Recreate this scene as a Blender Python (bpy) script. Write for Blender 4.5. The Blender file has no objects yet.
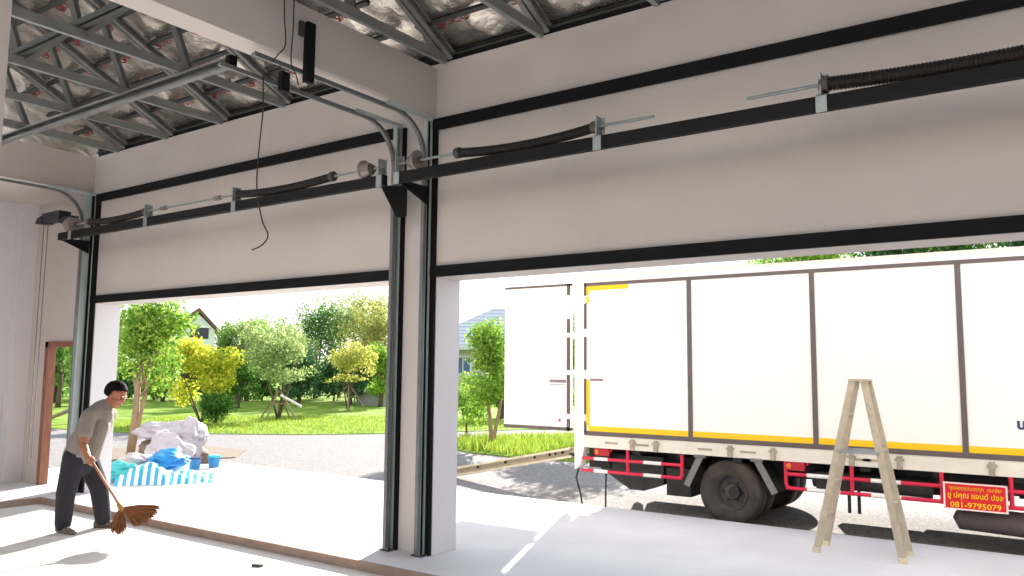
import bpy, math, random
import numpy as np
from mathutils import Vector, Matrix
random.seed(7)
RNG = np.random.default_rng(11)
SC = bpy.context.scene
COL = SC.collection
V = Vector

# ------------------------------------------------------------------ camera
F_PX, PITCH, ROLL, YAW = 804.25, 0.1023, 0.009092, 0.609666
CAM_H = 1.7
fw = V((-math.sin(YAW)*math.cos(PITCH), math.cos(YAW)*math.cos(PITCH), math.sin(PITCH)))
rt = V((math.cos(YAW), math.sin(YAW), 0)); up = rt.cross(fw)
r2 = math.cos(ROLL)*rt + math.sin(ROLL)*up
u2 = -math.sin(ROLL)*rt + math.cos(ROLL)*up
cam_d = bpy.data.cameras.new('camera'); cam = bpy.data.objects.new('camera', cam_d); COL.objects.link(cam)
cam_d.sensor_width = 36; cam_d.lens = F_PX/1024*36; cam_d.clip_end = 500; cam_d.clip_start = 0.05
M = Matrix((r2, u2, -fw)).transposed().to_4x4(); M.translation = (0, 0, CAM_H)
cam.matrix_world = M
SC.camera = cam

# ------------------------------------------------------------------ materials
def srgb(h):
    c = [int(h[i:i+2], 16)/255 for i in (0, 2, 4)]
    return [x/12.92 if x <= .04045 else ((x+.055)/1.055)**2.4 for x in c] + [1]

def mat(name, col, rough=.6, metal=0., var=0.1, scale=6., bump=0., bscale=40., col2=None, detail=4., stretch=None, spec=.5):
    m = bpy.data.materials.new(name); m.use_nodes = True
    nt = m.node_tree; n = nt.nodes; L = nt.links
    b = n['Principled BSDF']
    b.inputs['Roughness'].default_value = rough; b.inputs['Metallic'].default_value = metal
    b.inputs['Specular IOR Level'].default_value = spec
    c = srgb(col) if isinstance(col, str) else col
    tc = n.new('ShaderNodeTexCoord'); src = tc.outputs['Object']
    if stretch:
        mp = n.new('ShaderNodeMapping'); mp.inputs['Scale'].default_value = stretch
        L.new(src, mp.inputs['Vector']); src = mp.outputs['Vector']
    nz = n.new('ShaderNodeTexNoise'); nz.inputs['Scale'].default_value = scale; nz.inputs['Detail'].default_value = detail
    L.new(src, nz.inputs['Vector'])
    rp = n.new('ShaderNodeValToRGB'); rp.color_ramp.elements[0].position = .3; rp.color_ramp.elements[1].position = .7
    if col2: d = srgb(col2)
    else: d = [min(1, x*(1+var)) for x in c[:3]] + [1]
    rp.color_ramp.elements[0].color = c if col2 else [x*(1-var) for x in c[:3]] + [1]
    rp.color_ramp.elements[1].color = d
    L.new(nz.outputs['Fac'], rp.inputs['Fac']); L.new(rp.outputs['Color'], b.inputs['Base Color'])
    if bump:
        nb = n.new('ShaderNodeTexNoise'); nb.inputs['Scale'].default_value = bscale; nb.inputs['Detail'].default_value = 5
        L.new(src, nb.inputs['Vector'])
        bp = n.new('ShaderNodeBump'); bp.inputs['Strength'].default_value = bump; bp.inputs['Distance'].default_value = .02
        L.new(nb.outputs['Fac'], bp.inputs['Height']); L.new(bp.outputs['Normal'], b.inputs['Normal'])
    return m

def leaf_mat(name, c1, c2, c3=None, trans=.5):
    m = bpy.data.materials.new(name); m.use_nodes = True
    nt = m.node_tree; n = nt.nodes; L = nt.links
    for x in list(n):
        if x.type == 'BSDF_PRINCIPLED': n.remove(x)
    out = [x for x in n if x.type == 'OUTPUT_MATERIAL'][0]
    g = n.new('ShaderNodeNewGeometry'); rp = n.new('ShaderNodeValToRGB')
    rp.color_ramp.elements[0].color = srgb(c1); rp.color_ramp.elements[1].color = srgb(c2)
    if c3:
        e = rp.color_ramp.elements.new(.5); e.color = srgb(c3)
    L.new(g.outputs['Random Per Island'], rp.inputs['Fac'])
    d = n.new('ShaderNodeBsdfDiffuse'); t = n.new('ShaderNodeBsdfTranslucent'); mx = n.new('ShaderNodeMixShader')
    mx.inputs[0].default_value = trans
    L.new(rp.outputs['Color'], d.inputs['Color']); L.new(rp.outputs['Color'], t.inputs['Color'])
    L.new(d.outputs[0], mx.inputs[1]); L.new(t.outputs[0], mx.inputs[2]); L.new(mx.outputs[0], out.inputs['Surface'])
    return m

def stripe_mat(name, a, b, scale, axis='X', rough=.5, width=.5):
    m = bpy.data.materials.new(name); m.use_nodes = True
    nt = m.node_tree; n = nt.nodes; L = nt.links; bs = n['Principled BSDF']; bs.inputs['Roughness'].default_value = rough
    tc = n.new('ShaderNodeTexCoord'); sp = n.new('ShaderNodeSeparateXYZ'); L.new(tc.outputs['UV' if axis in 'UV' else 'Object'], sp.inputs[0])
    mu = n.new('ShaderNodeMath'); mu.operation = 'MULTIPLY'; mu.inputs[1].default_value = scale
    L.new(sp.outputs[{'X': 0, 'Y': 1, 'Z': 2, 'U': 0, 'V': 1}[axis]], mu.inputs[0])
    fr = n.new('ShaderNodeMath'); fr.operation = 'FRACT'; L.new(mu.outputs[0], fr.inputs[0])
    gt = n.new('ShaderNodeMath'); gt.operation = 'GREATER_THAN'; gt.inputs[1].default_value = width; L.new(fr.outputs[0], gt.inputs[0])
    mx = n.new('ShaderNodeMixRGB'); mx.inputs[1].default_value = srgb(a); mx.inputs[2].default_value = srgb(b)
    L.new(gt.outputs[0], mx.inputs[0]); L.new(mx.outputs[0], bs.inputs['Base Color'])
    return m

MT = dict(
 wall=mat('painted_plaster', 'c8c0bb', .85, var=.035, scale=1.6, bump=.08, bscale=25),
 wall_lit=mat('plaster_lit_tint', 'dcd9dc', .85, var=.02, scale=2),  # same plaster in a paler tint, reflected light put into the colour
 floor=mat('concrete_floor', 'dedad6', .8, var=.05, scale=1.3, bump=.12, bscale=60, detail=8),
 apron=mat('concrete_apron', 'd2d0d4', .8, var=.09, scale=1.1, bump=.15, bscale=50, detail=8),
 kerb=mat('step_edge_concrete', '9a8578', .9, var=.15, scale=9, bump=.3, bscale=60),
 black=mat('black_paint_steel', '0f1013', .7, var=.15, scale=5, spec=.2),
 darkbar=mat('dark_steel_bar', '151517', .65, var=.12, scale=7, spec=.25),
 galv=mat('galvanised_steel', '74797a', .45, .5, var=.14, scale=9),
 galv_d=mat('galvanised_jamb', 'b4c2c0', .6, .15, var=.12, scale=7, stretch=(1, 1, .25)),
 truss=mat('galvanised_truss_steel', '8a8c89', .5, .35, var=.14, scale=5),
 truss_d=mat('dull_truss_steel', '5b5c59', .6, .3, var=.14, scale=5),
 batten=mat('dark_batten_steel', '474a49', .55, .35, var=.15, scale=5),
 foil=mat('foil_insulation', 'd8d2ca', .25, .78, var=.16, scale=5, bump=1.0, bscale=8),
 redink=mat('red_ink', '8e3038', .8, var=.3, scale=30),
 spring=mat('oiled_spring_steel', '2c2726', .5, .5, var=.2, scale=20),
 drum=mat('cast_drum', '8d8380', .45, .5, var=.15, scale=20),
 bracket=mat('zinc_bracket', '9aa3a3', .4, .5, var=.12, scale=15),
 navy=mat('navy_motor_housing', '161b2c', .45, var=.1),
 cable=mat('black_cable', '222122', .6),
 chain=mat('grey_chain', '8a8582', .5, .3),
 wood=mat('raw_door_wood', '8d5f4d', .75, var=.2, scale=7, stretch=(6, 6, .6)),
 gravel=mat('gravel', '5b5857', .95, col2='8e898b', scale=26, bump=.8, bscale=55, detail=9),
 grass=mat('lawn_grass', '4f7222', .95, col2='8ca240', scale=1.4, bump=.9, bscale=60, detail=10, spec=.1),
 soil=mat('dry_soil', '6f6155', .95, var=.2, scale=8, bump=.5, bscale=30),
 bark=mat('pale_bark', '9c8468', .9, var=.2, scale=9, bump=.5, bscale=30, stretch=(1, 1, .4)),
 bark_d=mat('dark_bark', '5f5142', .9, var=.2, scale=9, bump=.5, bscale=30),
 stakes=mat('weathered_stake_wood', '8b7a66', .9, var=.2, scale=10),
 tp_white=mat('truck_white_panel', 'f1efea', .4, var=.015, scale=2),
 tp_cream=mat('truck_cream_rail', 'ddd8cb', .5, var=.06, scale=6),
 tp_trim=mat('truck_brown_trim', '5d5352', .6, var=.1, scale=10),
 latchm=mat('weathered_latch', 'a59a88', .6, .2, var=.2, scale=20),
 tape=mat('yellow_tape', 'f2c207', .5, var=.03),
 tp_red=mat('guard_red_paint', 'd01a3f', .45, var=.06),
 tp_wht=mat('guard_white_paint', 'ece9e6', .45, var=.03),
 chassis=mat('chassis_black', '232323', .7, var=.25, scale=6),
 chassis_g=mat('chassis_grey', '363634', .7, var=.2, scale=8),
 fender=mat('mudguard_grey', '7a7976', .7, var=.12, scale=8),
 rubber=mat('tyre_rubber', '2b2622', .75, col2='4a4039', scale=7, bump=.2, bscale=30),
 rim=mat('wheel_rim_steel', '524d49', .6, .2, var=.2, scale=12),
 lamp_o=mat('amber_lens', 'd86a1c', .25), lamp_r=mat('red_lens', 'a81828', .25),
 sign=mat('red_sign', 'd31622', .5, var=.03), sign_y=mat('yellow_letter', 'f7c31a', .5, var=.02), sign_w=mat('sign_border', 'f0dcd4', .5),
 ink=mat('blue_letter', '27336e', .5), pink=mat('faded_red_mark', 'b56a78', .6), greymark=mat('grey_reflector', '8a7480', .6),
 alu=mat('worn_aluminium', 'b9ae9a', .55, .15, var=.12, scale=14),
 plank=mat('cream_steel_ramp', 'd8ccb2', .6, var=.1, scale=8), hole=mat('dark_hole', '2a241f', .9),
 skin=mat('skin', '9a6248', .6, var=.06, scale=12), hair=mat('black_hair', '0c0a09', .8, var=.2, scale=40, spec=.15),
 shirt=mat('grey_polo_cloth', '817a74', .9, var=.06, scale=8, bump=.25, bscale=12),
 trouser=mat('charcoal_trouser_cloth', '22222b', .9, var=.12, scale=8, bump=.25, bscale=14),
 shoe=mat('dusty_shoe', '6b6258', .8, var=.12, scale=14),
 eye=mat('eye_dark', '1a1210', .3), lip=mat('lip', '7a4238', .6),
 straw=mat('brown_broom_straw', '8a5a34', .85, col2='6c4125', scale=30, stretch=(6, 6, 6)), binding=mat('broom_binding', 'b08a4c', .8),
 handle=mat('broom_handle_wood', 'a9705a', .6, var=.08),
 sack=mat('woven_white_sack', 'b9b1b6', .8, var=.12, scale=6, bump=.5, bscale=14), sheet=mat('blue_plastic_sheet', '1d86c9', .4, var=.15, scale=8),
 teal=mat('teal_plastic', '35b5bd', .4, var=.12, scale=8), blue=mat('blue_pail', '2f7fb4', .4), white=mat('white_plastic', 'e8e6e4', .5),
 navyp=mat('navy_lid', '2c3a63', .4), soilbag=mat('brown_soil', '7b6657', .9, var=.2),
 tarp=stripe_mat('striped_tarp', '2aa3cf', 'eef3f4', 9.5, 'U', .45, .5),
 house_w=mat('house_white_wall', 'd4d6d2', .8), house_c=mat('house_cream_wall', 'cfd0c4', .8), roof_b=mat('brown_roof_tiles', '6e5348', .8, var=.12),
 roof_g=stripe_mat('grey_blue_roof_tiles', 'b9bfc6', '8d949c', 4.2, 'Z', .7, .75), glass=mat('window_glass', '4a6c9c', .15), glass_d=mat('dark_window_glass', '343a44', .15),
 conc=mat('planter_concrete', '9b9a96', .9, var=.08),
)

# ------------------------------------------------------------------ mesh helpers
class MB:
    def __init__(s): s.v = []; s.f = []; s.mi = []; s.uv = None
    def add(s, vs, fs, mi=0):
        o = len(s.v); s.v += [tuple(p) for p in vs]; s.f += [tuple(i+o for i in f) for f in fs]; s.mi += [mi]*len(fs); return s
    def box(s, x0, x1, y0, y1, z0, z1, mi=0):
        return s.add([(x0,y0,z0),(x1,y0,z0),(x1,y1,z0),(x0,y1,z0),(x0,y0,z1),(x1,y0,z1),(x1,y1,z1),(x0,y1,z1)],
                     [(0,3,2,1),(4,5,6,7),(0,1,5,4),(1,2,6,5),(2,3,7,6),(3,0,4,7)], mi)
    def bar(s, p, q, w, h, upv=(0,0,1), mi=0, w2=None, h2=None, dx=0, dy=0):
        p = V(p); q = V(q); d = (q-p).normalized(); u = V(upv)
        x = d.cross(u)
        if x.length < 1e-4: x = d.cross(V((1,0,0)))
        x.normalize(); y = x.cross(d).normalized()
        w2 = w if w2 is None else w2; h2 = h if h2 is None else h2
        vs = []
        for c, a, b in ((p, w/2, h/2), (q, w2/2, h2/2)):
            for sx, sy in ((-1,-1),(1,-1),(1,1),(-1,1)): vs.append(c + x*(sx*a+dx) + y*(sy*b+dy))
        return s.add(vs, [(0,1,2,3),(7,6,5,4),(0,4,5,1),(1,5,6,2),(2,6,7,3),(3,7,4,0)], mi)
    def chan(s, p, q, w, h, upv=(0,0,1), t=.006, side=1, mi=0):
        # C channel: web (height h) on one side, two flanges of width w
        s.bar(p, q, t, h, upv, mi, dx=-side*w/2)
        s.bar(p, q, w, t, upv, mi, dy=h/2); s.bar(p, q, w, t, upv, mi, dy=-h/2)
        s.bar(p, q, t, h*.2, upv, mi, dx=side*w/2, dy=h*.4); s.bar(p, q, t, h*.2, upv, mi, dx=side*w/2, dy=-h*.4)
        return s
    def tube(s, pts, r, n=8, mi=0, closed=False, caps=True):
        pts = [V(p) for p in pts]; N = len(pts); o = len(s.v)
        rs = r if isinstance(r, (list, tuple)) else [r]*N
        prev = None
        for i, p in enumerate(pts):
            d = (pts[min(i+1, N-1)] - pts[max(i-1, 0)]).normalized()
            if prev is None:
                a = d.cross(V((0,0,1)))
                if a.length < 1e-3: a = d.cross(V((1,0,0)))
            else: a = prev - d*prev.dot(d)
            a.normalize(); b = d.cross(a); prev = a
            for k in range(n):
                t = 2*math.pi*k/n; s.v.append(tuple(p + (a*math.cos(t)+b*math.sin(t))*rs[i]))
        for i in range(N-1):
            for k in range(n):
                s.f.append((o+i*n+k, o+i*n+(k+1)%n, o+(i+1)*n+(k+1)%n, o+(i+1)*n+k)); s.mi.append(mi)
        if caps:
            s.f.append(tuple(o+k for k in reversed(range(n)))); s.f.append(tuple(o+(N-1)*n+k for k in range(n))); s.mi += [mi, mi]
        return s
    def sweep(s, pts, w, h, side, mi=0):
        # rectangular bar swept along a path; side = fixed width direction
        pts = [V(p) for p in pts]; N = len(pts); o = len(s.v); side = V(side)
        for i, p in enumerate(pts):
            d = (pts[min(i+1, N-1)] - pts[max(i-1, 0)]).normalized(); y = side.cross(d).normalized()
            for a, b in ((-1,-1),(1,-1),(1,1),(-1,1)): s.v.append(tuple(p + side*(a*w/2) + y*(b*h/2)))
        for i in range(N-1):
            for k in range(4): s.f.append((o+i*4+k, o+i*4+(k+1)%4, o+(i+1)*4+(k+1)%4, o+(i+1)*4+k)); s.mi.append(mi)
        s.f.append((o+3,o+2,o+1,o)); e = o+(N-1)*4; s.f.append((e,e+1,e+2,e+3)); s.mi += [mi, mi]
        return s
    def lathe(s, prof, c, axis='Y', n=32, mi=0, caps=True):
        # prof: (radius, along) pairs
        o = len(s.v); c = V(c)
        for rr, a in prof:
            for k in range(n):
                t = 2*math.pi*k/n; x, z = rr*math.cos(t), rr*math.sin(t)
                p = {'Y': (x, a, z), 'Z': (x, z, a), 'X': (a, x, z)}[axis]
                s.v.append(tuple(c+V(p)))
        for i in range(len(prof)-1):
            for k in range(n): s.f.append((o+i*n+k, o+i*n+(k+1)%n, o+(i+1)*n+(k+1)%n, o+(i+1)*n+k)); s.mi.append(mi)
        if caps and prof[0][0] > 1e-4: s.f.append(tuple(o+k for k in range(n))); s.mi.append(mi)
        if caps and prof[-1][0] > 1e-4: s.f.append(tuple(o+(len(prof)-1)*n+k for k in reversed(range(n)))); s.mi.append(mi)
        return s
    def prism(s, poly, a, b, axis='X', mi=0):
        n = len(poly)
        def pt(p, c): return {'X': (c, p[0], p[1]), 'Y': (p[0], c, p[1]), 'Z': (p[0], p[1], c)}[axis]
        vs = [pt(p, a) for p in poly] + [pt(p, b) for p in poly]
        return s.add(vs, [tuple(range(n)), tuple(reversed(range(n, 2*n)))] + [(i, i+n, (i+1) % n+n, (i+1) % n) for i in range(n)], mi)
    def ball(s, c, r, nu=12, nv=8, mi=0):
        r = (r, r, r) if not isinstance(r, (tuple, list)) else r
        o = len(s.v)
        for j in range(nv+1):
            ph = math.pi*j/nv
            for i in range(nu):
                t = 2*math.pi*i/nu
                s.v.append((c[0]+r[0]*math.sin(ph)*math.cos(t), c[1]+r[1]*math.sin(ph)*math.sin(t), c[2]+r[2]*math.cos(ph)))
        for j in range(nv):
            for i in range(nu): s.f.append((o+j*nu+i, o+(j+1)*nu+i, o+(j+1)*nu+(i+1) % nu, o+j*nu+(i+1) % nu)); s.mi.append(mi)
        return s
    def build(s, name, m, parent=None, smooth=False, recalc=True):
        me = bpy.data.meshes.new(name)
        if parent is not None: off = wloc(parent)
        else:
            a = np.array(s.v); off = V(((a[:,0].min()+a[:,0].max())/2, (a[:,1].min()+a[:,1].max())/2, a[:,2].min()))
        me.from_pydata([(p[0]-off.x, p[1]-off.y, p[2]-off.z) for p in s.v], [], s.f)
        ms = m if isinstance(m, (list, tuple)) else [m]
        for x in ms: me.materials.append(MT[x] if isinstance(x, str) else x)
        me.polygons.foreach_set('material_index', s.mi)
        if recalc:
            import bmesh
            bm = bmesh.new(); bm.from_mesh(me); bmesh.ops.remove_doubles(bm, verts=bm.verts, dist=1e-6) if smooth else None
            bmesh.ops.recalc_face_normals(bm, faces=bm.faces); bm.to_mesh(me); bm.free()
        if smooth:
            me.shade_smooth()
            if smooth == 'auto': me.set_sharp_from_angle(angle=math.radians(40))
        me.update()
        o = bpy.data.objects.new(name, me); COL.objects.link(o)
        if parent is not None: o.parent = parent
        else: o.location = off
        return o

def wloc(o):
    l = V((0,0,0))
    while o is not None: l = l + o.location; o = o.parent
    return l
def tag(o, label=None, cat=None, group=None, kind=None):
    if label: o['label'] = label
    if cat: o['category'] = cat
    if group: o['group'] = group
    if kind: o['kind'] = kind
    return o
def thing(name, loc, label, cat, group=None):
    o = bpy.data.objects.new(name, None); COL.objects.link(o); o.location = loc; o.empty_display_size = .1
    return tag(o, label, cat, group)
def struct(name, mb, m, label, cat, **k): return tag(mb.build(name, m, **k), label, cat, None, 'structure')

def text_mesh(body, size, depth=.002, bold=0.0):
    c = bpy.data.curves.new('lettering', 'FONT'); c.body = body; c.size = size; c.extrude = depth; c.align_x = 'CENTER'; c.align_y = 'CENTER'
    c.offset = bold; c.resolution_u = 3
    o = bpy.data.objects.new('lettering', c); COL.objects.link(o)
    dg = bpy.context.evaluated_depsgraph_get(); me = bpy.data.meshes.new_from_object(o.evaluated_get(dg))
    vs = [v.co.copy() for v in me.vertices]; fs = [tuple(p.vertices) for p in me.polygons]
    bpy.data.objects.remove(o); bpy.data.curves.remove(c); bpy.data.meshes.remove(me)
    return vs, fs
def put_text(mb, body, size, origin, xdir, ydir, fitw=None, bold=0., mi=0):
    vs, fs = text_mesh(body, size, bold=bold)
    xs = [v.x for v in vs]; w = max(xs)-min(xs); k = fitw/w if fitw else 1
    mid = (max(xs)+min(xs))/2
    xd = V(xdir); yd = V(ydir); zd = xd.cross(yd); o = V(origin)
    mb.add([o + xd*((v.x-mid)*k) + yd*v.y + zd*v.z for v in vs], fs, mi)

# ------------------------------------------------------------------ light
w = bpy.data.worlds.new('sky'); SC.world = w; w.use_nodes = True
nt = w.node_tree; bg = nt.nodes['Background']
tc = nt.nodes.new('ShaderNodeTexCoord'); sp = nt.nodes.new('ShaderNodeSeparateXYZ'); rp = nt.nodes.new('ShaderNodeValToRGB')
nt.links.new(tc.outputs['Generated'], sp.inputs[0]); nt.links.new(sp.outputs['Z'], rp.inputs['Fac']); nt.links.new(rp.outputs['Color'], bg.inputs['Color'])
rp.color_ramp.elements[0].color = (1, .97, .93, 1); rp.color_ramp.elements[1].color = (.72, .84, 1, 1); rp.color_ramp.elements[1].position = .7
bg.inputs['Strength'].default_value = 1.75
sd = bpy.data.lights.new('sun', 'SUN'); sd.energy = 17; sd.angle = math.radians(.6); sd.color = (1, .93, .82)
sun = bpy.data.objects.new('sun', sd); COL.objects.link(sun); sun.location = (-5, 12, 12)
el = math.radians(23.2); az = V((-.370, .929, 0)).normalized()
sun.rotation_euler = (az*math.cos(el) + V((0,0,math.sin(el)))).to_track_quat('Z', 'Y').to_euler()
SC.view_settings.view_transform = 'Standard'
SC.view_settings.look = 'None'
SC.view_settings.exposure = 0.0
SC.view_settings.gamma = 1.0

# ------------------------------------------------------------------ setting: building
YW, YO = 5.82, 6.17
OPEN_L, OPEN_R, DOOR_H = (-11.1, -5.55), (-4.94, 0.62), 2.577
WT = 4.68
mb = MB()
mb.box(-13.3, -12.42, YW, YW+.1, 0, WT).box(-12.42, -11.52, YW, YW+.1, 2.06, WT).box(-11.52, -11.1, YW, YO, 0, WT)
mb.box(-11.1, -5.55, YW, YO, DOOR_H, WT).box(-5.55, -4.94, YW, YO, 0, WT).box(-4.94, .62, YW, YO, DOOR_H, WT).box(.62, 6, YW, YO, 0, WT)
mb.box(-4.941,-4.937,YW+.001,YO,.002,DOOR_H-.002,1).box(-11.103,-11.097,YW+.001,YO,.002,DOOR_H-.002,1)  # paler plates paint daylight onto the door reveals
struct('wall_front', mb, ['wall','wall_lit'], 'white plastered front wall with two wide door openings and centre pillar', 'wall')
struct('wall_back', MB().box(-13.4, 6, -8.2, -8, -.08, 7.5), 'wall', 'white back wall of the workshop', 'wall')
struct('wall_right', MB().box(6, 6.2, -8.2, YO, -.08, 7.5), 'wall', 'white right side wall of the workshop', 'wall')
struct('wall_left', MB().box(-13.4, -13.1, -8, YW, 0, WT), 'wall_lit', 'white left side wall beyond the column', 'wall')  # paler tint here and on the corner post paints in floor bounce
struct('trim_1', MB().box(-13.1, -12.92, 5.58, YW, 0, 4.16), 'wall_lit', 'white corner post between left wall and front wall', 'trim')
struct('ceiling_soffit', MB().box(-13.1, -11.35, -3, YW, 4.16, 4.68), 'wall', 'white concrete soffit and beam over the left side', 'ceiling')
struct('ceiling_beam', MB().box(-5.22, -4.98, -3, YW, 4.16, 4.63), 'wall', 'white concrete beam running back from the centre pillar', 'beam')
struct('column', MB().box(-5.55, -5.2, 1.75, 2.1, -.08, 4.16), 'wall', 'white concrete column under the centre beam at the left edge of the view', 'column')
struct('floor', MB().box(-11.15, 6, -8, 5.3, -.3, -.08), 'floor', 'pale dusty concrete floor inside the workshop', 'floor')
struct('floor_strip', MB().box(-13.4, -11.15, -8, 5.3, -.3, 0), 'floor', 'raised concrete strip along the left wall', 'floor')
struct('floor_apron', MB().box(-14.2, 6, 5.3, 9.2, -.3, 0), 'apron', 'raised concrete apron running out through the doors', 'floor')
mb = MB().box(-11.15, 6, 5.275, 5.3, -.08, .004).box(-11.175, -11.145, -8, 5.3, -.08, .003)
struct('trim_2', mb, 'kerb', 'brown edge of the raised concrete step across the doorways', 'trim')

# roof lining
PITCHS = .495
def zr(y): return 4.80 + (5.84 - y)*PITCHS
def foil(x0, x1, name, label):
    nx, ny = int((x1-x0)/.09), 72
    y0, y1 = -1.0, 6.35
    vs, fs = [], []
    for j in range(ny+1):
        y = y0+(y1-y0)*j/ny
        for i in range(nx+1):
            x = x0+(x1-x0)*i/nx
            ph = ((5.84-y)/.36) % 1
            sag = .035*math.sin(math.pi*ph)
            wr = .02*math.sin(7*x+3*math.sin(4*y)) + .016*math.sin(17*x+5*y+2*math.sin(9*y+x)) + .008*math.sin(31*x-13*y)
            vs.append((x, y, zr(y)+.055 - sag + wr))
    for j in range(ny):
        for i in range(nx):
            a = j*(nx+1)+i; fs.append((a, a+1, a+nx+2, a+nx+1))
    o = MB().add(vs, fs).build(name, 'foil', smooth=True, recalc=False)
    return tag(o, label, 'ceiling', None, 'structure')
fl = foil(-13.3, -5.10, 'ceiling', 'crinkled silver foil roof lining with red print over the left bay')
fr = foil(-5.10, 6, 'ceiling', 'crinkled silver foil roof lining with red print over the right bay')
sl = V((0, -1, PITCHS)).normalized()
def prints(x0, x1, parent):
    mb = MB(); k = 0
    y = 5.55; row = 0
    while y > 1.2:
        x = x0+.15+(row % 2)*.34
        while x < x1-.3:
            c = V((x, y, zr(y)-.01))
            ring = [c + V((1,0,0))*(.06*math.cos(t)) + sl*(.055*math.sin(t)) for t in [i*math.pi/7 for i in range(15)]]
            mb.tube(ring, .009, 4)
            mb.tube([c+sl*.03-V((.03,0,0)), c+V((.035,0,0))-sl*.03], .010, 4)
            put_text(mb, 'SCG', .13, c+V((.23,0,0)), (1,0,0), sl)
            x += .72; k += 1
        y -= .36; row += 1
    o = mb.build('printed_marks', 'redink', parent, recalc=False); o['label'] = 'red printed marks'; o['kind'] = 'stuff'
prints(-11.3, -5.3, fl); prints(-4.9, .2, fr)
struct('trim_3', MB().box(-11.3, 3.2, 5.83, 5.86, 4.68, 4.80), 'black', 'black strip imitating the shaded eave gap above the front wall', 'trim')  # black strip painted in where the eave gap lies in shade
# outer roof skin that keeps the daylight out
vs = [(-13.6,-1.2,zr(-1.2)+.16),(6.3,-1.2,zr(-1.2)+.16),(6.3,6.75,zr(6.75)+.16),(-13.6,6.75,zr(6.75)+.16)]
vs += [(p[0],p[1],p[2]+.06) for p in vs]
struct('roof', MB().add(vs, [(0,1,2,3),(4,7,6,5),(0,4,5,1),(1,5,6,2),(2,6,7,3),(3,7,4,0)]), 'batten', 'roof covering above the foil lining', 'roof')

ORD = ['first','second','third','fourth','fifth','sixth','seventh','eighth','ninth','tenth','eleventh','twelfth','thirteenth']
def truss(x, label):
    t = thing('roof_truss', (x, 5.72, 4.6), label, 'roof truss', 'steel roof trusses')
    MB().chan((x,5.74,4.668),(x,-1,4.668), .045, .082, t=.005).bar((x,5.74,4.6245),(x,-1,4.6245),.045,.004,mi=1).build('bottom_chord', ['truss','bracket'], t)  # paler strip below the chord imitates light bounced up from the floor
    m = MB()
    m.chan((x-.035,5.80,zr(5.80)-.10),(x-.035,-1,zr(-1)-.10), .045, .09, t=.005, side=1)
    m.chan((x+.035,5.80,zr(5.80)-.10),(x+.035,-1,zr(-1)-.10), .045, .09, t=.005, side=-1)
    m.build('rafter', 'truss', t)
    nodes = [(4.58,4.66),(4.22,zr(4.22)-.14),(3.5,4.66),(3.0,zr(3.0)-.14),(2.3,4.66),(1.75,zr(1.75)-.14),(1.0,4.66)]
    for i in range(len(nodes)-1):
        a, b = nodes[i], nodes[i+1]; dx = .03 if i % 2 else -.03
        MB().chan((x+dx,a[0],a[1]),(x+dx,b[0],b[1]), .04, .085, (1,0,0), t=.004).build('web', 'truss_d' if i % 2 == 0 else 'truss', t)
    return t
for i, x in enumerate((-10.6, -9.45, -8.31, -7.17, -6.03)):
    truss(x, f'galvanised roof truss in the left bay, {ORD[i]} from the left column')
for i, x in enumerate((-4.82, -3.72, -2.61, -1.47, -.33)):
    truss(x, f'galvanised roof truss in the right bay, {ORD[i]} from the centre beam')
k = 0
for i in range(13):
    y = 5.84 - .36*i
    for bay, (a, b) in (('left', (-11.34, -5.24)), ('right', (-4.96, 3.1))):
        m = MB().chan((a,y,zr(y)-.045),(b,y,zr(y)-.045), .04, .04, sl.cross(V((1,0,0))), t=.005)
        tag(m.build('roof_batten', 'batten'), f'thin dark roof batten under the foil, {bay} bay, {ORD[i]} up from the eave', 'roof batten', 'roof battens')
m = MB().chan((-11.3,4.47,4.565),(-6.36,4.47,4.565), .06, .1, t=.006)
t = tag(m.build('cross_beam', 'truss'), 'long galvanised cross channel under the left bay trusses', 'steel beam')
MB().box(-6.40,-6.33,4.43,4.51,4.51,4.62).build('end_block', 'black', t)
for (a, b, y, lab) in ((-11.3,-5.3,3.46,'double galvanised lateral brace lying over the left bay truss chords'), (-4.9,2.9,3.46,'double galvanised lateral brace lying over the right bay truss chords')):
    m = MB().chan((a,y,4.745),(b,y,4.745), .05, .06, t=.005).bar((a,y-.06,4.735),(b,y-.06,4.735), .02, .04)
    tag(m.build('lateral_brace', 'batten'), lab, 'steel brace')

# ------------------------------------------------------------------ overhead door steelwork
def door_frame(x0, x1, side_l, side_r, label):
    t = thing('steel_door_frame', ((x0+x1)/2, YW-.02, DOOR_H), label, 'door frame', 'black steel door frames')
    MB().box(x0-.14, x1+.2, YW-.035, YW, DOOR_H, DOOR_H+.105).build('head_bar', 'black', t)
    MB().box(x0-.14, x1+.2, YW-.035, YW, 4.012, 4.12).build('upper_bar', 'black', t)
    for (a, b) in (side_l, side_r):
        MB().box(a, b, YW-.03, YW, 0 , 4.10).box(a, a+.006, YW-.07, YW, 0, 4.10).build('side_angle', 'black', t)
    return t
door_frame(-11.1, -5.65, (-11.24,-11.12), (-5.452,-5.358), 'black steel frame on the wall around the left door opening')
door_frame(-4.9, .62, (-5.03,-4.947), (.62,.72), 'black steel frame on the wall around the right door opening')

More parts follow.
